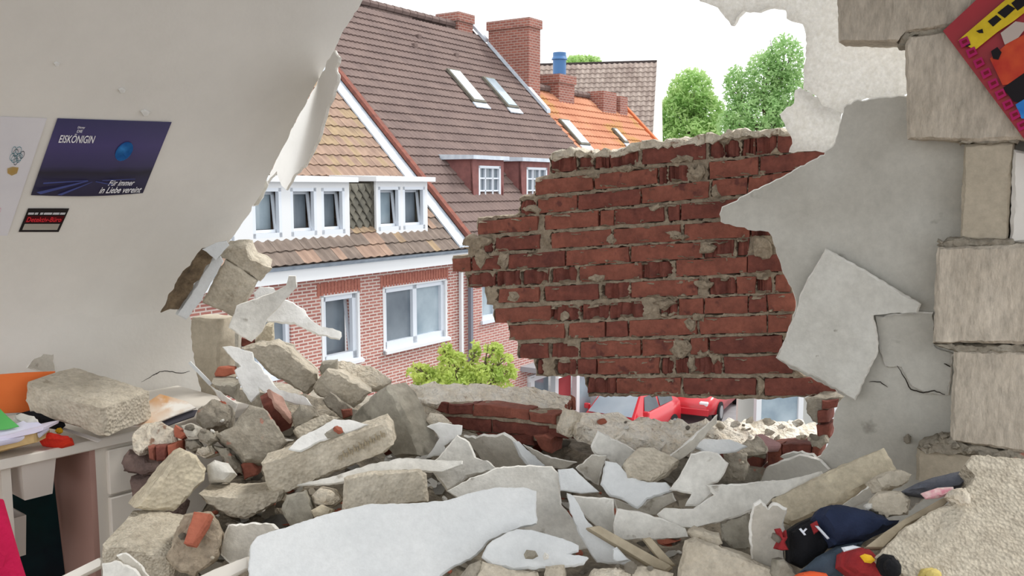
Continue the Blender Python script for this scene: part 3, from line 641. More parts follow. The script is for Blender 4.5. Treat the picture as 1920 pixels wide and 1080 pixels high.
# dormers of house A
def dormer(par, x0, x1, z0, z1, y, wins, cheek, ov=.12, roofm=WTRIM, frontm=None, bars=None):
    dm = empty('dormer', (0, 0, 0), 0, par)
    yb = z1 - TZ + .2
    holes = [(a, b_, c, d) for a, b_, c, d in wins]
    wall('dormer_front', frontm or WTRIM, dm, x0, x1, z0, z1, y, .08, holes)
    for xa, xb in ((x0, x0 + .06), (x1 - .06, x1)):
        bm = bmesh.new(); pr = [(y + .05, z0), (y + .05, z1), (yb, z1), (z0 - TZ + .05, z0)]
        va = [bm.verts.new((xa, *q)) for q in pr]; vb = [bm.verts.new((xb, *q)) for q in pr]
        bm.faces.new(va); bm.faces.new(vb[::-1])
        for i in range(4): bm.faces.new((va[i], va[(i + 1) % 4], vb[(i + 1) % 4], vb[i]))
        hmesh('cheek', bm, cheek, dm)
    bm = bmesh.new(); v0_ = []
    pr = [(y - ov, z1), (y - ov, z1 + .09), (yb + .1, z1 + .13), (yb, z1)]
    va = [bm.verts.new((x0 - ov, *q)) for q in pr]; vb = [bm.verts.new((x1 + ov, *q)) for q in pr]
    bm.faces.new(va); bm.faces.new(vb[::-1])
    for i in range(4): bm.faces.new((va[i], va[(i + 1) % 4], vb[(i + 1) % 4], vb[i]))
    hmesh('dormer_roof', bm, roofm, dm)
    for a, b_, c, d in holes: window(par, a, b_, c, d, y + .02, 1, .06, bars=bars, glass=random.choice(((GLASS,), (CURT,), (GLASSD,))), sill=False, tilt=bars is None)
    return dm
dormer(A, -5.6, -1.78, .68, 1.68, .06, [(-4.95, -4.4, .74, 1.6), (-4.02, -3.40, .76, 1.58), (-3.2, -2.60, .76, 1.58), (-2.48, -1.90, .76, 1.58)], SLATE)
dormer(A, -1.06, .48, .70, 1.70, .06, [(-1.0, -.36, .76, 1.6), (-.28, .40, .76, 1.6)], SLATE)
# slate-hung infill between the dormers, each scale its own
for r in range(7):
    for c in range(4):
        bm = bmesh.new(); w_ = .19; x = -1.80 + c * w_ + (w_ / 2 if r % 2 else 0); z = .70 + r * .13
        vs_ = [bm.verts.new(p) for p in ((x, .16, z + .07), (x + w_ / 2, .15, z - .02), (x + w_ - .008, .16, z + .07), (x + w_ - .008, .19, z + .18), (x, .19, z + .18))]
        f_ = bm.faces.new(vs_); bmesh.ops.solidify(bm, geom=[f_], thickness=.012); hmesh('slate', bm, SLATE, A)
box('slate_backing', TILG, A, -1.84, -1.0, .2, .9, .66, 1.66)
# ---- house B
B = house('row_house', 'taller brick row house with dark brown roof and skylights')
UB0, UB1 = 1.40, 10.05
ZB = TZ + .15
hB = [(2.32, 2.95, -1.40, -.55), (4.2, 9.4, -4.9, -3.05)]
wall('facade', FBR2, B, 1.6, UB1, GZ, .25, .02, .3, hB)
window(B, 2.32, 2.95, -1.36, -.55, .08, 1, .07)
def strip_roof(name, m, par, x0, x1, y0, y1, z0, tw, tl, seg=4, dep=.03, step=.03, pitch=1.0):
    bm = bmesh.new(); L_ = math.hypot(1, pitch); c_, s_ = 1 / L_, pitch / L_
    rows = int((y1 - y0) / (tl * c_)); nx = int((x1 - x0) / tw) * seg
    prev = None
    for j in range(rows):
        a = []; b_ = []
        for i in range(nx + 1):
            x = x0 + (x1 - x0) * i / nx; h = dep * .5 * math.cos(2 * math.pi * i / seg) + random.uniform(-.002, .002)
            for lst, al, hh in ((a, j * tl, h + step), (b_, (j + 1) * tl + .02, h)):
                lst.append(bm.verts.new((x, y0 + al * c_ - hh * s_, z0 + al * s_ + hh * c_)))
        for i in range(nx): bm.faces.new((a[i], a[i + 1], b_[i + 1], b_[i]))
        fr_ = [bm.verts.new(v.co + Vector((0, .7, -.7)) * (step + dep * .5)) for v in a]
        for i in range(nx): bm.faces.new((fr_[i], fr_[i + 1], a[i + 1], a[i]))
    me = bpy.data.meshes.new(name); bm.to_mesh(me); bm.free(); me.materials.append(m)
    return tag(link(name, me, par), kind='stuff')
strip_roof('roof_tiles', TILB, B, UB0, UB1, -.35, 5.78, ZB - .35, .155, .29, dep=.022, step=.035)
bm = bmesh.new(); v = [bm.verts.new(p) for p in ((UB0, -.32, ZB - .36), (UB1, -.32, ZB - .36), (UB1, 5.8, ZB + 5.76), (UB0, 5.8, ZB + 5.76))]; f_ = bm.faces.new(v); bmesh.ops.solidify(bm, geom=[f_], thickness=.1); hmesh('roof_deck', bm, TILB, B)
bm = bmesh.new(); v = [bm.verts.new(p) for p in ((UB0, 5.8, ZB + 5.74), (UB1, 5.8, ZB + 5.74), (UB1, 11.5, ZB), (UB0, 11.5, ZB))]; f_ = bm.faces.new(v); bmesh.ops.solidify(bm, geom=[f_], thickness=.1); hmesh('rear_roof', bm, TILB, B)
n = int((UB1 - UB0) / .34)
bm = bmesh.new(); bmesh.ops.create_cone(bm, cap_ends=True, segments=8, radius1=.12, radius2=.105, depth=.36); bmesh.ops.rotate(bm, matrix=Matrix.Rotation(math.pi / 2, 3, 'Y'), verts=bm.verts)
rme = bpy.data.meshes.new('ridge_tile'); bm.to_mesh(rme); bm.free(); rme.materials.append(TILB)
for i in range(n): o = link('ridge_tile', rme, B); o.location = (UB0 + .17 + i * .34, 5.8, ZB + 5.8)
def verge(par, x, y0, y1, z, m, w_=.2, h=.1, nm='verge_flashing', dx=0):
    bm = bmesh.new(); pr = [(y0, z + y0), (y1, z + y1), (y1, z + y1 + h), (y0, z + y0 + h)]
    va = [bm.verts.new((x, *q)) for q in pr]; vb = [bm.verts.new((x + w_, *q)) for q in pr]
    bm.faces.new(va); bm.faces.new(vb[::-1])
    for i in range(4): bm.faces.new((va[i], va[(i + 1) % 4], vb[(i + 1) % 4], vb[i]))
    return hmesh(nm, bm, m, par)
verge(B, 1.02, -.34, 5.75, TZ + .06, ZINC, .38, .05); verge(B, 1.38, -.36, 5.8, ZB, mat('rusty_verge_tile', (140, 84, 70), (110, 70, 62), sc=8, bst=.3), .14, .12, 'verge_tile')
verge(B, UB1 - .06, 3.0, 5.2, ZB + .05, ZINC, .2, .12); verge(B, UB1 - .06, 5.3, 5.8, ZB + .05, ZINC, .2, .12)
def dormB(x0, x1):
    return dormer(B, x0, x1, 1.15, 2.22, .62, [(x0 + .24, x1 - .12, 1.22, 2.08)], REDH, ov=.1, roofm=ZINC, frontm=REDH, bars=(3, 3))
dormB(2.82, 4.08); dormB(4.86, 6.2)
for x in (2.82, 4.86): box('apron_flashing', ZINC, B, x + .1, x + 1.2, .48, .62, 1.08, 1.14)
def skylight(par, x0, x1, y0, y1, z, m=None):
    sk = empty('skylight', (0, 0, 0), 0, par)
    def slab(nm, a, b_, c, d, h0, h1, mm):
        bm = bmesh.new(); k_ = math.sqrt(.5)
        vs_ = [bm.verts.new((x, y - h * k_, z + y + h * k_)) for h in (h0, h1) for y in (c, d) for x in (a, b_)]
        for f in ((0, 2, 3, 1), (4, 5, 7, 6), (0, 1, 5, 4), (2, 6, 7, 3), (0, 4, 6, 2), (1, 3, 7, 5)): bm.faces.new([vs_[i] for i in f])
        return hmesh(nm, bm, mm, sk)
    slab('skylight_frame', x0, x1, y0, y1, .03, .10, SLATE); slab('skylight_pane', x0 + .06, x1 - .06, y0 + .05, y1 - .05, .09, .115, m or GLASS); slab('skylight_apron', x0 - .04, x1 + .04, y0 - .14, y0, .03, .06, ZINC)
SKYP = mat('bright_pane', (226, 232, 236), sc=2, bst=0, rough=.1)
skylight(B, 6.2, 6.78, 3.05, 3.98, ZB, SKYP); skylight(B, 7.82, 8.38, 3.02, 3.92, ZB)
for (x, y_) in ((5.6, 4.55), (7.4, 4.5), (6.2, 4.9)): box('tile_vent', TILB, B, x, x + .14, y_, y_ + .12, ZB + y_, ZB + y_ + .14)
def chimney(par, x0, x1, y0, y1, z0, z1, m=CHB, cap=True):
    ch_ = box('chimney', m, par, x0, x1, y0, y1, z0, z1)
    if cap: box('chimney_cap', CHB, ch_, -(x1 - x0) / 2 - .05, (x1 - x0) / 2 + .05, -(y1 - y0) / 2 - .05, (y1 - y0) / 2 + .05, (z1 - z0) - .25, (z1 - z0) + .02)
chimney(B, 10.05, 10.72, 3.7, 5.2, .5, 6.72); chimney(B, 9.0, 9.75, 5.6, 6.4, 5.6, 6.92)
# shopfront and canopy of house B
sh = empty('shopfront', (0, 0, 0), 0, B)
box('canopy', mat('grey_canopy', (150, 152, 156), sc=3, bst=0), sh, 3.9, 6.2, -1.0, .05, -2.78, -2.66); box('canopy_edge', WTRIM, sh, 3.85, 6.25, -1.06, -1.0, -2.82, -2.64)
for x in (4.25, 5.4, 6.5, 7.6, 8.6): box('post', WTRIM, sh, x, x + .16, -.06, .08, GZ, -3.0)
for x, m in ((4.45, GLASSD), (5.6, mat('red_panel', (150, 60, 64), sc=3, bst=0)), (6.7, GLASS), (7.8, mat('blue_panel', (110, 140, 176), sc=3, bst=0))): box('shop_pane', m, sh, x, x + .9, .12, .16, GZ + .3, -3.1)
box('shop_lintel', WTRIM, sh, 4.2, 9.4, -.04, .1, -3.1, -2.95); box('shop_plinth', SLATE, sh, 4.2, 9.4, -.05, .1, GZ, GZ + .3)
# ---- house C
Ch = house('row_house', 'lower row house with weathered orange tiled roof')
wall('facade', FBR2, Ch, 10.15, 17.0, GZ, .2, .3, .3, [])
strip_roof('roof_tiles', TILC, Ch, 10.1, 17.1, 0, 4.1, TZ, .2, .33, dep=.03, step=.04)
bm = bmesh.new(); v = [bm.verts.new(p) for p in ((10.1, 0, TZ - .03), (17.1, 0, TZ - .03), (17.1, 4.15, TZ + 4.12), (10.1, 4.15, TZ + 4.12))]; f_ = bm.faces.new(v); bmesh.ops.solidify(bm, geom=[f_], thickness=.1); hmesh('roof_deck', bm, TILC, Ch)
for i in range(19): o = link('ridge_tile', rme, Ch); o.location = (10.3 + i * .36, 4.12, TZ + 4.15)
chimney(Ch, 11.9, 12.9, 3.7, 4.5, 4.0, 5.22); chimney(Ch, 14.6, 15.6, 3.5, 4.2, 3.9, 4.92, cap=False); chimney(Ch, 15.9, 16.5, 3.5, 4.1, 3.9, 4.84, cap=False)
skylight(Ch, 10.6, 11.2, 2.2, 3.0, TZ, SKYP); skylight(Ch, 14.0, 14.3, 2.4, 2.9, TZ, SKYP)
verge(Ch, 17.0, 0, 4.1, TZ, mat('orange_verge', (196, 110, 70), sc=5, bst=.2), .18, .12, 'verge_tile')
# ---- house D: big grey roof behind
Dc = U(1115, 245, 50); Dh = empty('gabled_house', (Dc.x, Dc.y, 0), math.radians(-12)); tag(Dh, 'distant house with large grey pantile roof and white verge', 'house')
zr = U(1115, 113, 54.6).z; zl = 2.6; hw = 3.6
strip_roof('roof_tiles', TILD, Dh, -8, 3.05, 0, 4.6, zl, .30, .36, dep=.09, step=.06, pitch=(zr - zl) / 4.6)
bm = bmesh.new(); v = [bm.verts.new(p) for p in ((-8, .05, zl - .08), (3.05, .05, zl - .08), (3.05, 4.65, zr - .08), (-8, 4.65, zr - .08))]; f_ = bm.faces.new(v); bmesh.ops.solidify(bm, geom=[f_], thickness=.1); hmesh('roof_deck', bm, mat('dark_underlay', (84, 74, 72), sc=3, bst=0), Dh)
bm = bmesh.new(); vs_ = [(3.05, 0, GZ), (3.05, 0, zl), (3.05, 4.6, zr + .15), (3.05, 9.2, zl), (3.05, 9.2, GZ)]; va = [bm.verts.new(p) for p in vs_]; vb = [bm.verts.new((p[0] + .25, p[1], p[2])) for p in vs_]
bm.faces.new(va); bm.faces.new(vb[::-1])
for i in range(5): bm.faces.new((va[i], va[(i + 1) % 5], vb[(i + 1) % 5], vb[i]))
hmesh('gable_wall', bm, mat('white_render', (226, 222, 216), sc=3, bst=.05), Dh)
box('front_wall', mat('white_render', (1, 1, 1)), Dh, -6, 3, .2, .5, GZ, zl)
# blue-grey flue
bm = bmesh.new(); bmesh.ops.create_cone(bm, cap_ends=True, segments=14, radius1=.26, radius2=.26, depth=1.1); bmesh.ops.translate(bm, vec=U(1049, 126, 36), verts=bm.verts)
fl_ = finish(bm, 'roof_flue', mat('blue_metal', (74, 116, 164), sc=3, bst=0, rough=.4)); tag(fl_, 'blue metal flue pipe above the orange roof ridge', 'flue')
bm = bmesh.new(); bmesh.ops.create_cone(bm, cap_ends=True, segments=14, radius1=.32, radius2=.26, depth=.12); bmesh.ops.translate(bm, vec=U(1049, 109, 36), verts=bm.verts); finish(bm, 'flue_cap', MATS['blue_metal'], fl_)
bm = bmesh.new(); bmesh.ops.create_cone(bm, cap_ends=True, segments=14, radius1=.12, radius2=.12, depth=5); pz = U(1049, 126, 36); bmesh.ops.translate(bm, vec=(pz.x, pz.y, pz.z - 3), verts=bm.verts); finish(bm, 'flue_pipe', MATS['blue_metal'], fl_)
# ------------------------------------------------------------------ trees
def tree(name, label, base, top, lobes, nleaf, ls, m, mt, group=None, seed=1, trunk=.12):
    rs = random.Random(seed); t = empty(name, base); tag(t, label, 'tree', group)
    bm = bmesh.new()
    def limb(a, b, r0, r1):
        d = (b - a).normalized(); x = d.orthogonal().normalized(); y = d.cross(x); A0 = []; B0 = []
        for i in range(6): c = x * math.cos(i * 1.047) + y * math.sin(i * 1.047); A0.append(bm.verts.new(a + c * r0)); B0.append(bm.verts.new(b + c * r1))
        for i in range(6): bm.faces.new((A0[i], A0[(i + 1) % 6], B0[(i + 1) % 6], B0[i]))
    limb(base, top, trunk, trunk * .6)
    for c, r in lobes:
        limb(top, c, trunk * .5, trunk * .15)
        for q in range(3): limb(c.lerp(top, .3), c + Vector((rs.uniform(-1, 1) * r[0], rs.uniform(-1, 1) * r[1], rs.uniform(.2, 1) * r[2])) * .8, trunk * .2, trunk * .05)
    finish(bm, 'trunk', mat('bark', (110, 96, 80), (84, 72, 60), sc=10, bst=.5), t)
    vs_, fs = [], []
    wt = [r[0] * r[2] for c, r in lobes]
    for i in range(nleaf):
        c, r = rs.choices(lobes, wt)[0]
        while True:
            q = Vector((rs.uniform(-1, 1), rs.uniform(-1, 1), rs.uniform(-1, 1)))
            if .35 < q.length < 1: break
        cl = noise.noise(Vector((q.x * r[0], q.y * r[1], q.z * r[2])) * 2.2 / max(.4, r[0] * .5) + Vector((seed, 0, 0)))
        if cl < .02 and rs.random() < .85: continue
        p = c + Vector((q.x * r[0], q.y * r[1], q.z * r[2])); s = ls * rs.uniform(.6, 1.3)
        a = Vector((rs.gauss(0, 1), rs.gauss(0, 1), rs.gauss(0, 1))).normalized(); b = a.orthogonal().normalized() * .5
        k = len(vs_); vs_ += [p - a * s, p + b * s, p + a * s, p - b * s]; fs.append((k, k + 1, k + 2, k + 3))
    me = bpy.data.meshes.new('foliage'); me.from_pydata([v - base for v in vs_], [], fs); me.materials.append(m)
    o = link('foliage', me, t); return t
LF1 = mat('leaf_green', (190, 216, 158), (154, 194, 126), sc=1.2, bst=0, trans=.5, rough=.6)
LF2 = mat('leaf_yellow_green', (206, 216, 122), (168, 192, 96), sc=2.5, bst=0, trans=.5, rough=.6)
LF3 = mat('leaf_fresh_green', (200, 222, 156), (166, 204, 124), sc=1, bst=0, trans=.5, rough=.6)
def lobe(px, py, y, rx, rz, ry=None): return (U(px, py, y), (rx / F * y, (ry or rx) / F * y, rz / F * y))
b0 = U(1295, 300, 62); b0.z = GZ
tree('broadleaf_tree', 'rounded light green tree beyond the orange roof', b0, U(1295, 260, 62), [lobe(1295, 175, 62, 42, 46), lobe(1262, 215, 62, 36, 36), lobe(1325, 215, 62, 36, 40), lobe(1290, 250, 62, 62, 32)], 15000, .17, LF3, None, 'trees beyond the roofs', 2, .3)
b0 = U(1435, 300, 56); b0.z = GZ
tree('poplar_tree', 'tall feathery green tree just left of the white foam', b0, U(1435, 270, 56), [lobe(1470, 120, 56, 36, 56), lobe(1430, 150, 56, 34, 56), lobe(1378, 165, 56, 22, 44), lobe(1480, 190, 56, 44, 64), lobe(1420, 220, 56, 62, 44), lobe(1380, 232, 56, 36, 30)], 20000, .14, LF1, None, 'trees beyond the roofs', 5, .3)
b0 = U(1075, 150, 75); b0.z = GZ
tree('broadleaf_tree', 'hazy tree top showing over the grey pantile roof', b0, U(1075, 140, 75), [lobe(1085, 118, 75, 34, 14), lobe(1105, 116, 75, 22, 11)], 2600, .18, LF3, None, 'trees beyond the roofs', 8, .3)
b0 = U(870, 800, 13.5); b0.z = GZ
tree('street_tree', 'young yellow-green tree in front of the brick facade', b0, U(868, 760, 13.5), [lobe(790, 700, 13.5, 30, 12), lobe(812, 715, 13.5, 42, 18), lobe(850, 700, 13.5, 46, 24), lobe(905, 695, 13.5, 40, 26), lobe(945, 700, 13.5, 26, 22), lobe(835, 660, 13.5, 14, 22), lobe(850, 672, 13.5, 30, 12), lobe(890, 660, 13.5, 12, 22), lobe(925, 655, 13.5, 20, 14), lobe(942, 672, 13.5, 26, 8), lobe(785, 688, 13.5, 22, 6), lobe(870, 725, 13.5, 95, 22)], 9000, .04, LF2, None, None, 11, .07)
# ------------------------------------------------------------------ parked cars
RED = mat('red_car_paint', (196, 44, 54), sc=3, bst=0, rough=.25, spec=.6); BLKP = mat('black_plastic', (26, 26, 28), sc=3, bst=0, rough=.5); TYRE = mat('tyre_rubber', (30, 30, 32), sc=3, bst=0); LAMP = mat('lamp_glass', (226, 230, 234), sc=3, bst=0, rough=.1); RIM = mat('alloy_rim', (170, 172, 176), sc=3, bst=0, rough=.3, metal=.6)
CGL = mat('car_glass', (176, 196, 210), (206, 220, 228), sc=1, bst=0, rough=.05, spec=.8)
def car(label, loc, rz, L_=3.9, W=1.68, H=1.48):
    c = empty('car', loc, rz); tag(c, label, 'car', 'red cars parked below')
    # lower body: lofted sections along x (front = +x)
    sec = [(-L_ / 2, .42, .72, .70), (-L_ / 2 + .12, .30, .92, .80), (-L_ * .30, .28, .95, .84), (0, .28, .94, .84), (L_ * .22, .28, .92, .84), (L_ * .40, .30, .80, .80), (L_ / 2 - .08, .34, .66, .70), (L_ / 2, .42, .58, .58)]
    bm = bmesh.new(); rings = []
    for x, z0, z1, w_ in sec:
        w_ *= W / 1.68
        pr = [(-w_, z0), (-w_ * 1.0, (z0 + z1) / 2), (-w_ * .95, z1 - .06), (-w_ * .82, z1), (w_ * .82, z1), (w_ * .95, z1 - .06), (w_, (z0 + z1) / 2), (w_, z0)]
        rings.append([bm.verts.new((x, *q)) for q in pr])
    for a, b_ in zip(rings, rings[1:]):
        for i in range(8): bm.faces.new((a[i], a[(i + 1) % 8], b_[(i + 1) % 8], b_[i]))
    bm.faces.new(rings[0]); bm.faces.new(rings[-1][::-1])
    o = hmesh('body', bm, RED, c)
    for p in o.data.polygons: p.use_smooth = True
    # cabin
    k = W / 1.68
    cs = [(-L_ * .46, .92, .70), (-L_ * .38, H - .10, .58), (-L_ * .22, H, .56), (L_ * .02, H - .01, .56), (L_ * .10, H - .08, .57), (L_ * .27, .90, .70)]
    bm = bmesh.new(); rr = [[bm.verts.new((x, s * w_ * k, z)) for s in (-1, 1)] for x, z, w_ in cs]; lo = [[bm.verts.new((x, s * .72 * k, .88)) for s in (-1, 1)] for x, z, w_ in cs]
    for a, b_ in zip(rr, rr[1:]): bm.faces.new((a[0], a[1], b_[1], b_[0]))
    for s in (0, 1):
        for i in range(len(cs) - 1): bm.faces.new((rr[i][s], rr[i + 1][s], lo[i + 1][s], lo[i][s]))
    o = hmesh('cabin', bm, RED, c)
    bmm = bmesh.new(); bmm.from_mesh(o.data); bmesh.ops.remove_doubles(bmm, verts=bmm.verts, dist=.001); bmesh.ops.recalc_face_normals(bmm, faces=bmm.faces); bmm.to_mesh(o.data); bmm.free()
    def pane(nm, pts, m):
        bm = bmesh.new(); f_ = bm.faces.new([bm.verts.new(p) for p in pts]); bmesh.ops.solidify(bm, geom=[f_], thickness=.012); return hmesh(nm, bm, m, c)
    x0, z0 = L_ * .105, H - .10; x1, z1 = L_ * .265, .93
    pane('windscreen', [(x0 + .02, -.53 * k, z0 + .02), (x0 + .02, .53 * k, z0 + .02), (x1 + .02, .64 * k, z1 + .02), (x1 + .02, -.64 * k, z1 + .02)], CGL)
    pane('rear_window', [(-L_ * .385 - .02, -.5 * k, H - .14), (-L_ * .455 - .02, -.6 * k, .98), (-L_ * .455 - .02, .6 * k, .98), (-L_ * .385 - .02, .5 * k, H - .14)], CGL)
    for s in (-1, 1):
        for a, b_ in ((-L_ * .36, -L_ * .14), (-L_ * .12, L_ * .06)):
            pane('side_window', [(a, s * .725 * k, .95), (b_ + (.22 if b_ > 0 else 0), s * .725 * k, .95), (b_, s * .60 * k, H - .14), (a + .06, s * .60 * k, H - .14)], GLASSD)
        m_ = box('mirror', RED, c, L_ * .16, L_ * .16 + .1, s * .86 - .08, s * .86 + .08, .92, 1.06, .02)
        box('headlamp', LAMP, c, L_ / 2 - .2, L_ / 2 - .05, s * .52 - .13, s * .52 + .13, .56, .70, .03); box('tail_lamp', mat('red_lamp', (150, 16, 20), sc=3, bst=0, rough=.2), c, -L_ / 2, -L_ / 2 + .12, s * .6 - .08, s * .6 + .08, .62, .88, .02)
        for x in (-L_ * .31, L_ * .31):
            bm = bmesh.new(); bmesh.ops.create_cone(bm, cap_ends=True, segments=20, radius1=.30, radius2=.30, depth=.2); bmesh.ops.rotate(bm, matrix=Matrix.Rotation(math.pi / 2, 3, 'X'), verts=bm.verts); bmesh.ops.translate(bm, vec=(x, s * .76 * k, .30), verts=bm.verts); wh = hmesh('wheel', bm, TYRE, c)
            bm = bmesh.new(); bmesh.ops.create_cone(bm, cap_ends=True, segments=16, radius1=.19, radius2=.19, depth=.03); bmesh.ops.rotate(bm, matrix=Matrix.Rotation(math.pi / 2, 3, 'X'), verts=bm.verts); bmesh.ops.translate(bm, vec=(x, s * .86 * k, .30), verts=bm.verts); hmesh('rim', bm, RIM, wh)
    for x, n_ in ((L_ / 2, 'front_bumper'), (-L_ / 2 - .06, 'rear_bumper')): box(n_, RED, c, x, x + .06, -.7, .7, .32, .52, .02)
    return c
for lb_, u_, o_, dims in (('small red car parked nearest the shopfront', 7.6, -1.0, (3.8, 1.66, 1.46)), ('red car parked on the right behind the small one', 12.0, -1.4, (4.0, 1.7, 1.58))):
    p = HP + HD * u_ + HN * o_; car(lb_, (p.x, p.y, GZ), HR + math.pi + (.12 if u_ > 10 else 0), *dims)
# pale kiosk with glazed front to the right of the cars
p = U(1500, 800, 23.0); ks = empty('bus_shelter', (p.x, p.y, GZ), math.radians(14)); tag(ks, 'pale glazed street shelter right of the red cars', 'shelter')
box('rear_wall', mat('pale_render', (224, 222, 214), sc=3, bst=.05), ks, -1.3, 2.4, .9, 1.0, 0, 2.6)
for x in (-1.3, -.1, .9, 2.3): box('post', WTRIM, ks, x, x + .14, -.06, .08, 0, 2.5)
for a, b_, m in ((-1.16, -.1, GLASS), (1.04, 2.3, mat('bluish_pane', (190, 206, 220), sc=2, bst=0, rough=.1))): box('pane', m, ks, a, b_, 0, .02, .3, 2.3)
box('plinth', WTRIM, ks, -1.3, 2.4, -.08, 1.0, 0, .25); box('roof', WTRIM, ks, -1.5, 2.6, -.3, 1.2, 2.5, 2.62)
# ------------------------------------------------------------------ desk along the knee wall
DE = Vector((-1.349, 3.108, 0))           # point on the desk's front edge
desk = empty('desk', (DE.x, DE.y, 0), math.atan2(D1.y, D1.x)); tag(desk, 'white desk with a drawer unit along the knee wall', 'desk')
# local x = along the wall, local y = towards the wall
box('desk_top', WHITE, desk, -1.7, .52, 0, .58, .705, .74, .004)
PINK = mat('pinkish_panel', (176, 140, 130), (166, 132, 122), sc=3, bst=0, rough=.6)
box('side_panel', PINK, desk, -.125, -.105, .03, .56, 0, .705)
cab = box('drawer_cabinet', WHITE, desk, -.105, .50, .03, .56, 0, .705)
for i, (z0, z1) in enumerate(((.53, .69), (.36, .52), (.19, .35), (.02, .18))):
    dr = box('drawer', WHITE, desk, -.07, .48, .008, .03, z0, z1, .004)
    bm = bmesh.new(); bmesh.ops.create_uvsphere(bm, u_segments=10, v_segments=6, radius=.014); bmesh.ops.scale(bm, vec=(.8, 1.3, 1), verts=bm.verts)
    me = bpy.data.meshes.new('knob'); bm.to_mesh(me); bm.free(); me.materials.append(mat('dark_knob', (70, 44, 40), sc=9, bst=0, rough=.4))
    k = link('knob', me, dr); k.location = (-.2 + .06, -.022, .085)
box('leg', WHITE, desk, -.40, -.37, .05, .09, 0, .705)
box('back_panel', mat('dim_board', (150, 130, 120), sc=3, bst=0), desk, -1.7, -.125, .56, .575, 0, .705)
def bin_(label, x0, x1, y0, y1, z0, z1, tp):
    b = empty('storage_bin'); bm = bmesh.new()
    loc = desk.matrix_world if False else None
    c = (x0 + x1) / 2; cy = (y0 + y1) / 2
    def ring(z, k, t=0): return [bm.verts.new((c + (x - c) * k + t * (1 if x < c else -1), cy + (y - cy) * k + t * (1 if y < cy else -1), z)) for x, y in ((x0, y0), (x1, y0), (x1, y1), (x0, y1))]
    r0 = ring(z0, tp); r1 = ring(z1, 1); r2 = ring(z1, 1, .004); r3 = ring(z0 + .005, tp, .004)
    for a, d_ in ((r0, r1), (r1, r2), (r2, r3)):
        for i in range(4): bm.faces.new((a[i], a[(i + 1) % 4], d_[(i + 1) % 4], d_[i]))
    bm.faces.new(r0[::-1]); bm.faces.new(r3)
    rz = math.atan2(D1.y, D1.x); R = Matrix.Rotation(rz, 4, 'Z'); R.translation = DE
    bmesh.ops.transform(bm, matrix=R, verts=bm.verts)
    bpy.data.objects.remove(b)
    o = finish(bm, 'storage_bin', mat('white_plastic', (214, 206, 198), sc=2, bst=0, rough=.45)); tag(o, label, 'bin', 'white plastic bins under the desk'); return o
bin_('white plastic bin hanging under the desk beside the dark painting', -.345, -.235, .03, .2, .575, .70, .8)
bin_('white plastic bin hanging under the desk, the leftmost one', -.50, -.352, .12, .26, .585, .70, .86)
bin_('low white bin standing under the desk near the pink cloth', -.40, -.305, .12, .25, .36, .50, .88)
def dpt(x, y, z): p = DE + D1 * x + N1 * y; return Vector((p.x, p.y, z))
# painting leaning under the desk
mp_ = bpy.data.materials.new('dark_teal_painting'); mp_.use_nodes = True; nt = mp_.node_tree; b = nt.nodes['Principled BSDF']; b.inputs['Roughness'].default_value = .5
tc = nt.nodes.new('ShaderNodeTexCoord'); nz = nt.nodes.new('ShaderNodeTexNoise'); nz.inputs['Scale'].default_value = 9; nz.inputs['Detail'].default_value = 5; nt.links.new(tc.outputs['Object'], nz.inputs['Vector'])
sx = nt.nodes.new('ShaderNodeSeparateXYZ'); nt.links.new(tc.outputs['Object'], sx.inputs[0])
rp = nt.nodes.new('ShaderNodeValToRGB'); rp.color_ramp.elements[0].color = lin((92, 26, 30)); rp.color_ramp.elements[1].color = lin((18, 70, 74))
for p_, c_ in ((.3, (22, 34, 44)), (.5, (14, 44, 56))): e_ = rp.color_ramp.elements.new(p_); e_.color = lin(c_)
mm_ = nt.nodes.new('ShaderNodeMath'); mm_.operation = 'MULTIPLY_ADD'; mm_.inputs[1].default_value = 1.6; nt.links.new(sx.outputs[2], mm_.inputs[0]); nt.links.new(nz.outputs[0], mm_.inputs[2])
m2_ = nt.nodes.new('ShaderNodeMath'); m2_.operation = 'SUBTRACT'; m2_.inputs[1].default_value = .35; nt.links.new(mm_.outputs[0], m2_.inputs[0]); nt.links.new(m2_.outputs[0], rp.inputs[0]); nt.links.new(rp.outputs[0], b.inputs['Base Color'])
bm = bmesh.new(); q = [dpt(-.30, .22, 0.01), dpt(-.13, .24, 0.01), dpt(-.13, .32, .58), dpt(-.30, .30, .62)]
f = bm.faces.new([bm.verts.new(p) for p in q]); bmesh.ops.solidify(bm, geom=[f], thickness=.02)
o = finish(bm, 'painting', mp_); tag(o, 'dark teal canvas with red strokes leaning under the desk', 'painting')
# pink cloth hanging at the frame's left edge
frag('pink_cloth', 'crimson cloth hanging below the desk at the left edge', 'cloth', mat('crimson_cloth', (196, 22, 76), (170, 14, 62), sc=8, bs=90, bst=.3, rough=.9), [(-60, 930), (-6, 940), (8, 985), (24, 1040), (40, 1100), (-60, 1100)], 2.5, nrm=(-10, 5), th=.03, dome=.05, wr=.012)
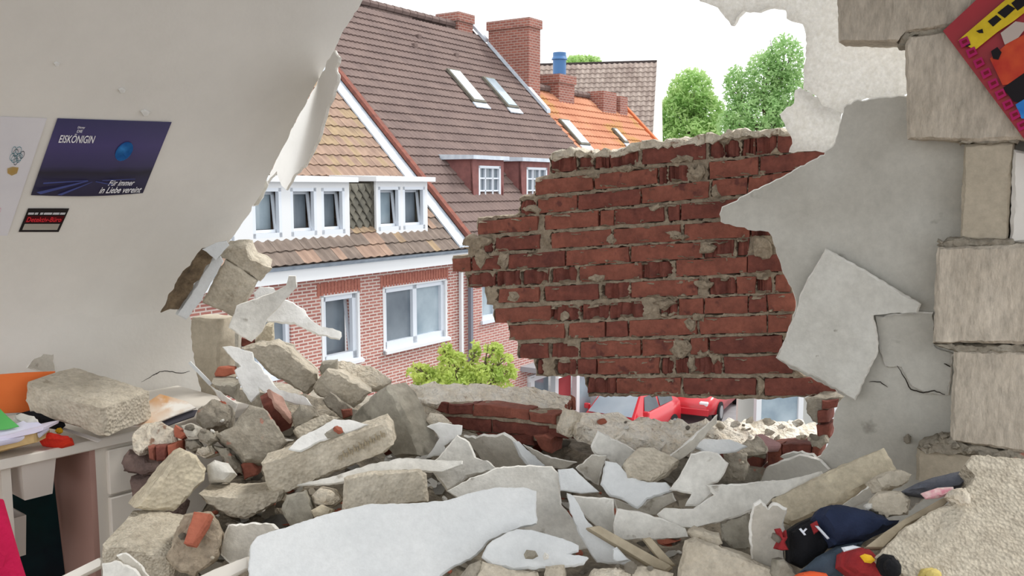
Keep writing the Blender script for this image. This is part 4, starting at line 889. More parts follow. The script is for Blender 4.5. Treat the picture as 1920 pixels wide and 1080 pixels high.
# things lying on the desk
frag('orange_folder', 'orange cardboard folder standing behind the block on the desk', 'folder', mat('orange_card', (232, 122, 62), (222, 110, 52), sc=5, bst=.1, spots=((150, 84, 50), 14, .72)), [(-60, 706), (50, 698), (104, 696), (104, 765), (40, 774), (-60, 778)], 3.06, nrm=(48, 12), th=.006, amp=.001)
frag('green_folder', 'green sheet lying on the papers at the desk edge', 'folder', mat('green_card', (96, 178, 96), (86, 168, 88), sc=5, bst=.05), [(-50, 768), (0, 766), (14, 780), (36, 799), (10, 805), (-50, 808)], 2.83, nrm=(30, 50), th=.004, amp=.001)
frag('paper_stack', 'white and lilac paper stack on the thick book', 'paper', mat('lilac_paper', (222, 220, 234), (206, 204, 226), sc=14, bst=.15), [(-50, 808), (10, 800), (60, 782), (92, 800), (78, 812), (-50, 838)], 2.82, nrm=(30, 68), th=.018, amp=.002)
frag('crumpled_paper', 'crumpled grey-white paper beside the green sheet', 'paper', SHEET, [(24, 782), (40, 776), (70, 784), (74, 796), (50, 800), (30, 792)], 2.9, nrm=(10, 60), th=.02, dome=.015, wr=.01)
bk = empty('book', dpt(-.36, .1, .742)); tag(bk, 'thick book with tan page edges under the papers', 'book')
frag('page_block', None, None, mat('tan_pages', (196, 168, 120), (180, 152, 106), sc=40, bst=.1), [(-50, 828), (0, 822), (66, 808), (68, 830), (0, 848), (-50, 860)], 2.80, ext=(30, -14, .14), amp=.0015, parent=bk)
frag('cover', None, None, mat('lilac_cover', (214, 208, 226), sc=5, bst=0), [(-50, 826), (0, 818), (68, 803), (86, 800), (84, 806), (68, 812), (0, 827), (-50, 836)], 2.79, ext=(30, -14, .15), amp=.001, parent=bk)
frag('red_pouch', 'small bright red fabric pouch on the desk edge', 'pouch', mat('bright_red_fabric', (222, 60, 36), (196, 40, 30), sc=20, bs=120, bst=.3), [(72, 825), (80, 816), (95, 812), (112, 816), (134, 820), (136, 828), (112, 835), (95, 834), (76, 831)], 2.93, nrm=(10, 45), th=.03, dome=.02, wr=.006, amp=.002)
frag('yellow_bead', 'small yellow wooden ball behind the red pouch', 'toy', YELL, [(103, 808), (106, 803), (112, 802), (116, 806), (116, 811), (111, 814), (105, 813)], 2.99, nrm=(0, 10), th=.012, dome=.012, amp=0)
frag('black_cloth', 'crumpled black cloth behind the books on the desk', 'cloth', BLACKC, [(30, 775), (70, 770), (100, 775), (120, 792), (110, 800), (80, 796), (62, 786)], 3.02, nrm=(10, 50), th=.03, dome=.02, wr=.01)
frag('glossy_magazine', 'glossy magazine with an orange picture beneath the block', 'magazine', mat('magazine_cover', (230, 222, 210), (206, 150, 90), sc=9, bst=0, rough=.35, spots=((240, 236, 228), 8, .5)), [(262, 762), (300, 738), (350, 752), (368, 764), (330, 778), (285, 796), (245, 800)], 3.2, nrm=(0, 62), th=.006, amp=.002)
frag('dark_folder', 'dark grey folder below the glossy magazine on the desk', 'folder', mat('charcoal_card', (78, 76, 84), sc=5, bst=0), [(270, 806), (300, 790), (345, 770), (370, 768), (364, 780), (320, 796), (280, 812)], 3.17, nrm=(0, 58), th=.005, amp=.001)
frag('clear_ruler', 'pale plastic ruler lying on the desk by the block', 'ruler', mat('pale_plastic', (204, 198, 192), sc=5, bst=0, rough=.3), [(106, 801), (112, 799), (192, 824), (184, 829)], 3.0, nrm=(0, 74), th=.003, amp=.0005)
# ------------------------------------------------------------------ rubble heap: bed first
rs = np.random.RandomState(3)
bm = bmesh.new(); NX, NY = 90, 70; grid = []
for j in range(NY + 1):
    row = []
    for i in range(NX + 1):
        s = .12 + i / NX * 3.5; d_ = j / NY * 2.0
        p = gpt(s, .19 - d_, 0)
        h = .55 + (min(p.y, 3.2) - 2.1) * .2 - .10
        t = (p.x + 1.18 + .10 * (p.y - 2.5)) / .25; t = max(0, min(1, t)); h *= t * t * (3 - 2 * t)
        t2 = max(0, min(1, (p.y - 1.1) / .5)); h *= t2 * t2 * (3 - 2 * t2)
        h += .05 * max(0, p.x - .7)
        h += .035 * noise.noise(p * 7) + .022 * noise.noise(p * 17) + .012 * noise.noise(p * 40)
        row.append(bm.verts.new((p.x, p.y, max(.004, h))))
    grid.append(row)
for j in range(NY):
    for i in range(NX):
        q4 = (grid[j][i], grid[j][i + 1], grid[j + 1][i + 1], grid[j + 1][i])
        s_ = .12 + i / NX * 3.5; o_ = .19 - j / NY * 2.0
        if max(v.co.z for v in q4) < .03 or (s_ > 2.05 and o_ > .09): continue
        bm.faces.new(q4)
bmesh.ops.delete(bm, geom=[v for v in bm.verts if not v.link_faces], context='VERTS')
o = finish(bm, 'rubble_bed', DUST, ang=70); tag(o, 'dusty bed of fine rubble beneath the larger debris', 'rubble', kind='stuff')
# ------------------------------------------------------------------ rubble: every piece a thing. (name,label,mat,outline,dy,kw)
def R(name, label, m, out, dy=0, **k):
    xs = [p[0] for p in out]; ys = [p[1] for p in out]; cx = (min(xs) + max(xs)) / 2; cy = (min(ys) + max(ys)) / 2
    y = k.pop('y', None) or yp(cx, cy) + dy
    cat = {'concrete_block': 'block', 'plaster_sheet': 'plaster', 'foam_sheet': 'foam', 'brick_piece': 'brick', 'mortar_lump': 'mortar', 'board_strip': 'board'}.get(name, 'rubble')
    if 'ext' not in k and 'nrm' not in k and 'plane' not in k: k['nrm'] = (0, 30)
    return frag(name, label, k.pop('cat', cat), m, out, y, **k)
BL, PS, FS, BRP, ML, BS = 'concrete_block', 'plaster_sheet', 'foam_sheet', 'brick_piece', 'mortar_lump', 'board_strip'
bk_ = dict(amp=.006, fq=7, bev=.012, jg=.6)
# upper left corner
dbk = R(BL, 'large weathered block lying on the desk', BLOCK, [(45, 717), (120, 742), (195, 766), (200, 819), (190, 820), (120, 794), (50, 771), (43, 745)], y=2.98, ext=(92, -34, .24), **bk_)
R(BL, 'upright tan block standing in the corner beside the torn ceiling', BLOCKS, [(356, 596), (408, 600), (411, 715), (400, 742), (384, 760), (364, 700), (355, 650)], y=3.78, ext=(38, -10, .12), **bk_)
R(BL, 'tilted block with scratched face wedged below the torn ceiling edge', BLOCK, [(419, 488), (479, 526), (442, 598), (377, 569)], y=3.66, ext=(14, -12, .14), **bk_)
R(BL, 'crumbling block top jammed against the torn ceiling edge', BLOCK, [(408, 480), (424, 462), (462, 463), (474, 488), (505, 502), (488, 527), (430, 493)], y=3.68, ext=(10, -14, .14), amp=.012, fq=14, jg=1, bev=.01)
R(BS, 'weathered brown fibre strip peeling from the ceiling foot', BARK, [(394, 468), (402, 480), (368, 530), (336, 583), (305, 586), (318, 560), (345, 512), (380, 470)], y=3.52, nrm=(25, -15), th=.04, amp=.01, fq=16, jg=.8)
R(PS, 'narrow pale plaster strip beside the brown fibre strip', SHEETB, [(414, 480), (420, 490), (380, 562), (348, 600), (332, 592), (352, 560), (396, 490)], y=3.58, nrm=(35, -10), th=.03, jg=.6)
R(PS, 'small white triangular scrap above the fibre strip', SHEETB, [(378, 468), (404, 456), (424, 452), (430, 460), (405, 489)], y=3.50, nrm=(20, 0), th=.006, jg=.5)
R(PS, 'bent white sheet with a raised corner hanging before the facade', SHEET, [(428, 615), (444, 573), (474, 560), (510, 548), (536, 534), (541, 517), (554, 518), (557, 538), (541, 556), (502, 597), (493, 622), (472, 641)], y=3.5, nrm=(25, 10), th=.01, jg=.5, curv=(.6, 30))
R(FS, 'bright white foam tongue pointing right in front of the door', FOAMW, [(476, 550), (487, 538), (512, 540), (522, 556), (548, 566), (570, 580), (584, 600), (606, 611), (640, 622), (637, 636), (600, 627), (560, 611), (520, 602), (500, 602), (480, 590)], y=3.62, nrm=(15, 25), th=.02, jg=.8, amp=.008)
R(BL, 'small tan block end below the bent white sheet', BLOCKY, [(478, 640), (498, 612), (512, 606), (514, 640), (508, 650), (480, 652)], y=3.74, ext=(2, -6, .1), **bk_)
R(BRP, 'dark red brick in shadow behind the white torn foam', BRICK2, [(447, 632), (472, 636), (476, 648), (450, 650)], y=3.78, nrm=(0, 10), th=.08)
R(BL, 'thin upright board edge right of the corner block', SHEETD, [(440, 622), (447, 625), (448, 690), (441, 690)], y=3.74, nrm=(0, 0), th=.05)
# upper heap
R(FS, 'torn white foam sheet sprawling down the upper heap', FOAMW, [(416, 648), (434, 648), (474, 660), (478, 676), (504, 701), (515, 720), (528, 732), (571, 740), (589, 762), (562, 757), (536, 750), (510, 745), (491, 733), (484, 725), (487, 738), (471, 754), (460, 740), (448, 718), (439, 696), (450, 688), (434, 672)], y=3.22, nrm=(5, 30), th=.014, jg=.8, amp=.008, curv=(.3, 0))
R(BL, 'large rough tan block at the crest of the upper heap', BLOCK, [(455, 652), (480, 645), (515, 642), (545, 655), (592, 702), (597, 720), (576, 742), (520, 712), (480, 675)], y=3.42, ext=(8, -10, .2), amp=.012, fq=11, bev=.014, jg=.8)
R(BL, 'tan block with pointed top right of the crest block', BLOCK, [(587, 727), (604, 706), (613, 695), (640, 700), (698, 735), (662, 770), (620, 750), (592, 745)], y=3.34, ext=(4, -10, .18), amp=.01, fq=10, bev=.012, jg=.7)
R(BRP, 'pinkish brick fragment lodged under the pointed tan block', MORTG, [(603, 748), (617, 733), (661, 765), (658, 778), (640, 784), (607, 757)], y=3.24, ext=(10, 6, .08), amp=.006, jg=.6)
R(BRP, 'short red brick end right of the foam tail', BRICK, [(640, 768), (660, 764), (661, 778), (644, 785)], y=3.22, nrm=(20, 10), th=.05)
R(BL, 'big grey concrete wedge standing in the middle of the heap', BLOCKG, [(655, 785), (694, 741), (722, 721), (742, 745), (768, 800), (787, 857), (740, 862), (700, 820)], y=2.98, ext=(42, -9, .1), **bk_)
R(ML, 'pale crumbly mortar slab on the sill behind the tan blocks', MORTL, [(600, 692), (640, 678), (690, 686), (736, 712), (720, 722), (690, 732), (640, 705)], y=3.5, nrm=(10, 45), th=.04, amp=.014, fq=18, jg=1)
R(BL, 'small upright block sliver on the pale mortar slab', BLOCKG, [(596, 694), (601, 682), (630, 677), (633, 700), (606, 708)], y=3.42, ext=(4, -6, .06), **bk_)
R(ML, 'long pale mortar cake left of the brickwork chunk', MORTL, [(720, 735), (764, 722), (800, 740), (830, 770), (800, 790), (760, 770)], y=3.28, nrm=(0, 40), th=.05, amp=.012, fq=18, jg=1)
R(BRP, 'brick piece capped with mortar near the corner block', BRICKO, [(400, 701), (408, 690), (440, 690), (444, 702), (420, 709), (402, 707)], y=3.36, ext=(4, -5, .06), amp=.008, jg=.8)
R(BL, 'dark-fronted block wedge left of the torn foam sheet', BLOCKG, [(395, 721), (448, 722), (443, 753), (416, 741)], y=3.28, ext=(6, -16, .1), **bk_)
R(BS, 'thin white strip sticking up left of the heap', SHEETB, [(353, 681), (357, 677), (397, 720), (392, 725)], y=3.34, nrm=(0, 10), th=.006)
R(PS, 'grey plaster triangle below the thin white strip', SHEET, [(394, 722), (400, 727), (447, 757), (440, 775), (432, 779), (413, 750)], y=3.22, nrm=(30, 15), th=.012, jg=.5)
R(ML, 'brown crumbling lump beside the dark desk folder', MORTG, [(370, 790), (374, 771), (398, 753), (425, 760), (433, 780), (425, 800), (390, 808)], y=3.14, nrm=(0, 30), th=.08, dome=.03, amp=.014, fq=16, jg=1)
R(BRP, 'red brick dust clod above the brown lump', BRICKO, [(385, 762), (398, 750), (420, 752), (424, 766), (400, 768)], y=3.2, nrm=(0, 30), th=.04, dome=.015, amp=.01)
R(BRP, 'standing dark red brick with pale edge in the upper heap', BRICK2, [(494, 760), (512, 751), (551, 790), (545, 803), (528, 812), (506, 786)], y=3.06, ext=(-6, -20, .06), amp=.004, jg=.4)
R(ML, 'pink mortar slice leaning on the standing red brick', mat('pink_mortar', (198, 160, 146), (176, 138, 124), sc=20, bs=60, bst=.5), [(507, 728), (530, 742), (556, 784), (549, 790), (514, 752)], y=3.04, nrm=(40, 30), th=.03, amp=.006, jg=.8)
R(BL, 'pitted grey concrete slab leaning left of the lettered block', MORTG, [(405, 816), (435, 800), (467, 757), (493, 763), (515, 790), (541, 828), (515, 850), (488, 868), (460, 866), (440, 840)], y=2.86, ext=(-8, 14, .09), amp=.008, fq=12, jg=.8, bev=.008)
R(BRP, 'red brick edge showing under the pitted grey slab', BRICKO, [(402, 820), (438, 812), (446, 842), (432, 848), (410, 832)], y=2.92, nrm=(-10, 10), th=.06, jg=.6)
R(BRP, 'small red brick corner below the pitted grey slab', BRICK, [(452, 872), (466, 858), (486, 880), (484, 890), (458, 900)], y=2.84, ext=(6, -6, .06), jg=.5)
R(ML, 'round mortar lump at the tip of the foam tail', MORTG, [(545, 775), (560, 757), (585, 760), (596, 778), (580, 800), (552, 800)], y=3.0, nrm=(0, 20), th=.05, dome=.02, amp=.01, jg=.8)
R(BL, 'flat tan shard behind the white sheet on the lettered block', BLOCK, [(548, 805), (560, 795), (610, 775), (640, 782), (600, 800), (560, 822)], y=2.96, nrm=(0, 40), th=.04, jg=.6)
lb = R(BL, 'long tan block with stamped lettering along its side', BLOCK, [(488, 870), (560, 846), (722, 792), (733, 806), (739, 836), (727, 849), (620, 890), (535, 926), (508, 934), (496, 905)], y=2.66, ext=(10, -22, .14), **bk_)
# stamped marks: low relief strokes along the block side
STAMP = mat('stamped_relief', (150, 138, 116), sc=20, bst=.2)
for i in range(26):
    t = i / 25; x = 636 + t * 84; y = 862 - t * 44 + 3 * math.sin(i * 2.1); hh = 7 + 3 * ((i * 7) % 3) / 2
    pn = (U(613, 863, 2.66 - .012), -(U(623, 841, 2.8) - U(613, 863, 2.66)).normalized())
    frag('stamped_mark', None, None, STAMP, [(x - 1.1, y - hh), (x + 1.1, y - hh - .5), (x + 1.4 + (i % 3), y), (x - .8 + (i % 3), y + .6)], 0, plane=pn, th=.004, amp=0, parent=lb, bev=.0005)
R(PS, 'white sheet scrap lying on top of the lettered block', FOAMW, [(540, 842), (566, 818), (598, 800), (625, 783), (655, 786), (692, 796), (664, 806), (600, 826), (562, 846)], y=2.68, nrm=(0, 52), th=.01, jg=.6)
R(ML, 'small grey stone resting on the white scrap', BLOCKG, [(608, 812), (618, 805), (640, 803), (646, 810), (628, 818), (612, 818)], y=2.62, nrm=(0, 40), th=.02, dome=.01, amp=.005)
R(BL, 'tan block under the lettered block, top dusted grey', BLOCK, [(372, 928), (400, 932), (450, 932), (490, 928), (528, 922), (524, 942), (458, 977), (424, 970), (386, 948)], y=2.62, ext=(24, -30, .16), **bk_)
R(ML, 'pale grey rounded stone beside the leaning yellow block', SHEET, [(386, 872), (400, 862), (420, 868), (440, 888), (424, 902), (392, 906)], y=2.72, nrm=(0, 20), th=.06, dome=.02, amp=.008)
R(BL, 'yellowish block leaning steeply beside the desk drawers', BLOCKY, [(338, 852), (350, 846), (370, 854), (389, 878), (385, 902), (326, 960), (300, 958), (252, 953), (262, 938)], y=2.56, ext=(-14, -10, .1), **bk_)
R(BL, 'large wormy-faced block at the bottom left of the heap', SLAB, [(188, 1024), (230, 1022), (314, 1038), (326, 1052), (320, 1084), (230, 1090), (190, 1056)], y=2.3, ext=(56, -72, .26), amp=.006, fq=7, bev=.014, jg=.6)
mc = R(ML, 'mortar chunk with a red brick set in it, bottom left', MORT, [(316, 1042), (328, 1002), (346, 968), (394, 962), (418, 1000), (412, 1040), (400, 1056), (366, 1078), (330, 1066)], y=2.3, ext=(6, -6, .14), amp=.012, fq=12, jg=.9)
frag('brick', None, None, BRICKO, [(362, 959), (393, 962), (385, 985), (362, 1022), (343, 1018), (352, 985)], 2.27, nrm=(0, 35), th=.04, jg=.4, amp=.004, parent=mc)
R(PS, 'grey plaster sheet corner left of the big white sheet', SHEETD, [(426, 982), (470, 978), (512, 981), (521, 991), (478, 1012), (466, 1052), (430, 1057), (412, 1040), (418, 1000)], y=2.36, nrm=(0, 25), th=.03, jg=.7)
R(BL, 'rounded grey block end beneath the lettered block', BLOCKG, [(529, 955), (538, 930), (574, 919), (586, 950), (593, 981), (560, 993), (543, 990)], y=2.52, ext=(4, -4, .14), **bk_)
R(ML, 'pale rounded lump beside the grey block end', MORTL, [(583, 928), (600, 910), (626, 915), (641, 936), (622, 952), (592, 947)], y=2.56, nrm=(0, 20), th=.06, dome=.02, amp=.006)
R(ML, 'small cream pebble-like lump under the thin curved sheet', BLOCKY, [(583, 958), (600, 947), (621, 956), (616, 973), (590, 973)], y=2.5, nrm=(0, 20), th=.05, dome=.02, amp=.005)
R(BL, 'square tan block in front of the thin curved sheet', BLOCK, [(645, 895), (690, 884), (788, 881), (799, 890), (804, 942), (740, 952), (640, 968)], y=2.5, ext=(3, -6, .16), **bk_)
R(PS, 'long thin curved plaster sheet above the square tan block', SHEET, [(558, 914), (600, 900), (645, 886), (690, 868), (750, 858), (810, 862), (868, 868), (867, 874), (830, 888), (800, 884), (760, 881), (690, 890), (645, 903), (600, 908)], y=2.6, nrm=(0, 48), th=.01, jg=.4, curv=(.2, 0))
R(PS, 'folded bright white sheet right of the grey wedge', FOAMW, [(800, 800), (822, 790), (866, 797), (863, 815), (832, 836), (836, 850), (798, 860), (814, 840), (823, 822), (812, 806)], y=2.84, nrm=(-10, 25), th=.012, jg=.5)
R(ML, 'pale rounded mortar lump below the brickwork chunk', MORTL, [(798, 790), (808, 774), (828, 776), (846, 792), (838, 806), (810, 804)], y=3.0, nrm=(0, 20), th=.05, dome=.02, amp=.008)
R(PS, 'light grey sheet with crumbly edge right of the wedge', SHEET, [(800, 872), (832, 846), (858, 815), (880, 828), (892, 858), (922, 868), (932, 878), (870, 896), (838, 920), (814, 892)], y=2.72, nrm=(-5, 30), th=.02, jg=1, amp=.006)
R(PS, 'shaded grey sheet with ragged top below the brickwork chunk', SHEETD, [(868, 818), (890, 822), (905, 815), (930, 818), (945, 813), (968, 830), (992, 870), (985, 880), (925, 882), (905, 867), (890, 846)], y=2.9, nrm=(-25, -12), th=.014, jg=.8)  # its shade is put into the colour by the darker sheet material
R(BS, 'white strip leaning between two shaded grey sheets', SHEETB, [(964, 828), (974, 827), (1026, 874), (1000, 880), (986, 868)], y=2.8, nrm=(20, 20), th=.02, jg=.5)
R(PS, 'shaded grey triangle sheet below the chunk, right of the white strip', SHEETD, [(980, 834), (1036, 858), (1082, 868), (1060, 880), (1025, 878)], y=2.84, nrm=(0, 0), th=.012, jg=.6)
R(PS, 'broad pale sheet behind the large foreground sheet', SHEET, [(838, 918), (880, 893), (930, 876), (1000, 871), (1035, 872), (1048, 884), (1052, 945), (1092, 992), (1118, 1024), (1060, 1036), (1000, 1004), (900, 960)], y=2.5, nrm=(-3, 34), th=.014, jg=.6, curv=(-.15, 0))
R(PS, 'small flat pale sheet overlapping the broad pale sheet', SHEETB, [(1046, 880), (1076, 877), (1100, 900), (1124, 922), (1090, 925), (1050, 920)], y=2.52, nrm=(0, 36), th=.008, jg=.3)
R(PS, 'large blue-white sheet filling the bottom centre foreground', SHEETB, [(467, 1020), (480, 1003), (540, 985), (600, 965), (640, 955), (690, 945), (760, 944), (830, 940), (880, 925), (930, 914), (985, 912), (1008, 917), (1008, 978), (960, 995), (920, 1012), (895, 1040), (850, 1062), (800, 1100), (465, 1100), (465, 1050)], y=2.24, nrm=(0, 42), th=.012, jg=.6, amp=.005, fq=4, curv=(-.06, 0))
R(PS, 'white broken plate with two pebbles at bottom centre', SHEETB, [(903, 1040), (912, 1020), (925, 1010), (970, 991), (1000, 992), (1050, 1008), (1086, 1022), (1086, 1032), (1065, 1038), (1104, 1044), (1095, 1056), (1040, 1062), (960, 1066), (920, 1054)], y=2.18, nrm=(0, 55), th=.012, jg=.6, amp=.005)
R(ML, 'brown pebble on the white broken plate', BLOCKG, [(983, 1038), (988, 1030), (1004, 1032), (1010, 1042), (1000, 1047), (986, 1046)], y=2.13, nrm=(0, 30), th=.02, dome=.01, amp=.003)
R(ML, 'small white pebble on the broken plate', SHEET, [(1018, 1042), (1022, 1035), (1030, 1040), (1029, 1047), (1020, 1049)], y=2.12, nrm=(0, 30), th=.015, dome=.006, amp=.002)
R(BL, 'tan block edge beneath the white broken plate', BLOCK, [(904, 1056), (960, 1068), (1010, 1072), (1020, 1100), (880, 1100)], y=2.1, ext=(0, -4, .1), **bk_)
R(BL, 'stubby tan block under the plate tip', BLOCK, [(1024, 1062), (1060, 1060), (1064, 1100), (1020, 1100)], y=2.1, ext=(0, -4, .1), **bk_)
R(ML, 'grey rubble lump left of the plate at the bottom edge', MORTG, [(862, 1080), (880, 1060), (902, 1050), (912, 1062), (905, 1100), (862, 1100)], y=2.12, nrm=(0, 30), th=.06, dome=.02, amp=.01)
R(ML, 'pale rubble lump at the bottom edge right of the plate', MORTL, [(1100, 1078), (1120, 1062), (1160, 1064), (1186, 1080), (1190, 1100), (1100, 1100)], y=2.14, nrm=(0, 35), th=.05, dome=.02, amp=.012, jg=.8)
R(ML, 'long tan rubble clod at the bottom edge by the sticks', BLOCK, [(1172, 1064), (1200, 1056), (1262, 1072), (1256, 1100), (1190, 1096)], y=2.14, nrm=(0, 40), th=.05, dome=.01, amp=.01)
R(ML, 'white pointed chip among the sticks', SHEETB, [(1150, 1030), (1158, 1026), (1180, 1050), (1160, 1056), (1150, 1050)], y=2.2, nrm=(0, 25), th=.02)
# centre right
R(PS, 'standing plaster shard against the dark sill bricks', SHEET, [(1121, 809), (1160, 826), (1196, 845), (1174, 864), (1170, 884), (1140, 864), (1115, 852), (1107, 838), (1113, 824)], y=2.72, nrm=(10, 12), th=.016, jg=.8)
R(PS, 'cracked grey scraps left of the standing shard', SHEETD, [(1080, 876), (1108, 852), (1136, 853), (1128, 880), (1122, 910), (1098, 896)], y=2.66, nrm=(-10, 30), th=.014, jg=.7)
R(PS, 'curled white sheet like a bowl holding a tan block', SHEETB, [(1126, 908), (1130, 885), (1135, 862), (1156, 866), (1180, 892), (1215, 905), (1250, 905), (1263, 920), (1236, 930), (1215, 935), (1196, 953), (1165, 936), (1145, 932)], y=2.5, nrm=(0, 38), th=.014, jg=.6, curv=(.6, 0))
R(BL, 'flat cracked tan block lying in the curled white sheet', BLOCK, [(1171, 864), (1186, 850), (1201, 837), (1225, 838), (1246, 848), (1275, 862), (1250, 880), (1222, 895), (1180, 886)], y=2.54, nrm=(12, 55), th=.045, amp=.006, jg=.6)
R(BS, 'pale plank-like sheet pointing up towards the red cars', SHEETD, [(1255, 856), (1290, 826), (1330, 795), (1348, 776), (1347, 792), (1335, 806), (1300, 846), (1270, 864)], y=2.62, nrm=(15, 22), th=.02, jg=.5)
R(PS, 'bluish white sheet lying under the sill crumbs', SHEETB, [(1298, 836), (1320, 822), (1370, 825), (1402, 836), (1380, 846), (1330, 852)], y=2.68, nrm=(0, 50), th=.012, jg=.5)
R(PS, 'curved grey-white sheet with notched foot in the right heap', SHEET, [(1252, 918), (1275, 890), (1296, 850), (1320, 845), (1346, 850), (1366, 870), (1356, 892), (1346, 905), (1326, 910), (1336, 926), (1310, 950), (1285, 949), (1296, 926)], y=2.46, nrm=(-15, 28), th=.014, jg=.6, curv=(.35, 40))
R(PS, 'long curved plaster sheet sagging across the right heap', SHEET, [(1325, 908), (1400, 905), (1480, 897), (1540, 884), (1548, 900), (1455, 930), (1440, 946), (1380, 970), (1300, 992), (1250, 986), (1232, 966), (1245, 953), (1300, 954), (1340, 926)], y=2.38, nrm=(-8, 22), th=.018, jg=.5, curv=(.12, 0))
R(PS, 'shaded sheet edge below the curled white sheet', SHEETD, [(1150, 936), (1190, 950), (1222, 936), (1262, 924), (1268, 940), (1240, 956), (1230, 968), (1160, 968)], y=2.5, nrm=(0, 5), th=.014, jg=.6)
R(PS, 'grey sheet below the curled sheet, left of a dark gap', SHEET, [(1062, 926), (1116, 931), (1150, 936), (1153, 985), (1146, 1012), (1100, 972)], y=2.42, nrm=(-5, 14), th=.014, jg=.4)
R(PS, 'wide grey sheet in the centre of the right heap', SHEET, [(1156, 952), (1200, 958), (1236, 970), (1286, 990), (1292, 1006), (1230, 1014), (1152, 1012), (1150, 985)], y=2.36, nrm=(0, 16), th=.014, jg=.4)
R(PS, 'pale shard sliding down beside the broad pale sheet', SHEETB, [(1062, 924), (1075, 930), (1100, 975), (1145, 1020), (1190, 1060), (1120, 1052), (1085, 1000), (1068, 960)], y=2.32, nrm=(-10, 32), th=.012, jg=.6)
R(BS, 'long raw wooden lath running down to the right', WOOD, [(1100, 988), (1122, 984), (1262, 1062), (1250, 1070), (1230, 1066)], y=2.24, nrm=(0, 45), th=.02, amp=.002)
R(BS, 'short raw wooden stick crossing the long lath', WOOD, [(1204, 1010), (1220, 1007), (1268, 1060), (1246, 1062)], y=2.24, nrm=(0, 30), th=.02, amp=.002)
R(BL, 'large tan block rising at the bottom edge, right of centre', BLOCK, [(1262, 1100), (1283, 1015), (1302, 1008), (1400, 1045), (1470, 1080), (1490, 1100)], y=2.12, ext=(2, -6, .16), **bk_)
R(BL, 'small pale block on top of the bottom-edge tan block', BLOCK, [(1288, 996), (1300, 989), (1346, 1004), (1353, 1020), (1342, 1026), (1300, 1012)], y=2.2, ext=(2, -6, .06), amp=.006, jg=.5)
R(BL, 'shaded block under the long curved sheet', BLOCKG, [(1350, 980), (1400, 962), (1410, 990), (1408, 1030), (1380, 1034), (1352, 1010)], y=2.36, ext=(2, -4, .12), **bk_)
R(BL, 'long tan block leaning along the foot of the grey wall', BLOCKY, [(1445, 936), (1490, 912), (1540, 886), (1600, 860), (1655, 838), (1668, 858), (1680, 882), (1620, 906), (1578, 944), (1478, 980), (1455, 970)], y=2.32, ext=(6, 10, .1), **bk_)
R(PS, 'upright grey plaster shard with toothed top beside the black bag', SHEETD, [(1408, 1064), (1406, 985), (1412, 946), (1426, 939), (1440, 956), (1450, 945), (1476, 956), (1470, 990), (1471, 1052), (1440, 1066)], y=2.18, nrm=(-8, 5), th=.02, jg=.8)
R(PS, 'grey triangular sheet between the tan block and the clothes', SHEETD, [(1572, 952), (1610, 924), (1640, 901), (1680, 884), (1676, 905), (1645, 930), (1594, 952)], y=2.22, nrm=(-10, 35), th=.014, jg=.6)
R(ML, 'broken stone in front of the leaning tan block end', BLOCK, [(1640, 905), (1660, 892), (1690, 880), (1712, 888), (1706, 905), (1680, 920), (1650, 925)], y=2.2, nrm=(0, 30), th=.06, amp=.01, jg=.7, dome=.01)
R(ML, 'pale round-cornered stone lying on the navy jacket', BLOCK, [(1622, 952), (1632, 938), (1646, 925), (1690, 924), (1707, 938), (1702, 966), (1662, 973), (1634, 962)], y=2.08, ext=(2, -4, .06), amp=.006, jg=.5, bev=.012)
R(PS, 'small triangular shard right of the stone on the jacket', SHEETD, [(1692, 922), (1740, 922), (1735, 934), (1708, 958)], y=2.12, nrm=(0, 30), th=.014, jg=.6)
# right foreground slab, clothes and toys
R(BL, 'huge ribbed block slab tilted in the lower right corner', SLAB, [(1640, 1042), (1700, 988), (1780, 940), (1820, 905), (1830, 886), (1813, 868), (1825, 851), (1880, 856), (1990, 868), (1990, 1130), (1780, 1130), (1664, 1060)], y=1.94, nrm=(-6, 42), th=.12, amp=.006, fq=8, jg=.7)
R(BS, 'pale lath lying along the edge of the ribbed slab', WOOD, [(1620, 1028), (1660, 996), (1700, 970), (1770, 932), (1781, 936), (1772, 946), (1700, 988), (1652, 1028)], y=2.0, nrm=(0, 40), th=.02, amp=.002)
R(ML, 'crumbled mortar clod on the ribbed slab corner', MORTL, [(1778, 932), (1790, 915), (1808, 908), (1820, 922), (1818, 944), (1800, 950)], y=1.98, nrm=(0, 30), th=.03, dome=.02, amp=.012, jg=.8)
R('cloth', 'grey-blue scarf trapped behind the ribbed slab', SCARF, [(1690, 920), (1720, 905), (1750, 895), (1815, 879), (1836, 890), (1830, 908), (1790, 922), (1745, 928)], y=2.1, nrm=(0, 35), th=.04, dome=.02, wr=.014, cat='cloth')
R('cloth', 'pink and white patterned cloth scrap by the slab edge', mat('pink_pattern', (206, 120, 140), (226, 214, 206), sc=60, bst=.2), [(1728, 924), (1760, 912), (1790, 910), (1792, 922), (1760, 932), (1738, 934)], y=2.02, nrm=(0, 40), th=.015, wr=.008, cat='cloth')
R('jacket', 'crumpled navy jacket on the heap near the ribbed slab', NAVY, [(1531, 967), (1540, 952), (1560, 947), (1602, 950), (1640, 962), (1664, 975), (1690, 976), (1680, 990), (1645, 1002), (1620, 1016), (1566, 1022), (1554, 1006), (1540, 986)], y=2.08, nrm=(0, 30), th=.06, dome=.05, wr=.012, cat='jacket')
bag = R('bag', 'black bag with a small white print under the navy jacket', BLACKC, [(1478, 996), (1500, 982), (1530, 968), (1546, 990), (1562, 1016), (1540, 1040), (1502, 1066), (1480, 1056)], y=2.12, nrm=(-10, 20), th=.08, dome=.03, wr=.01, cat='bag')
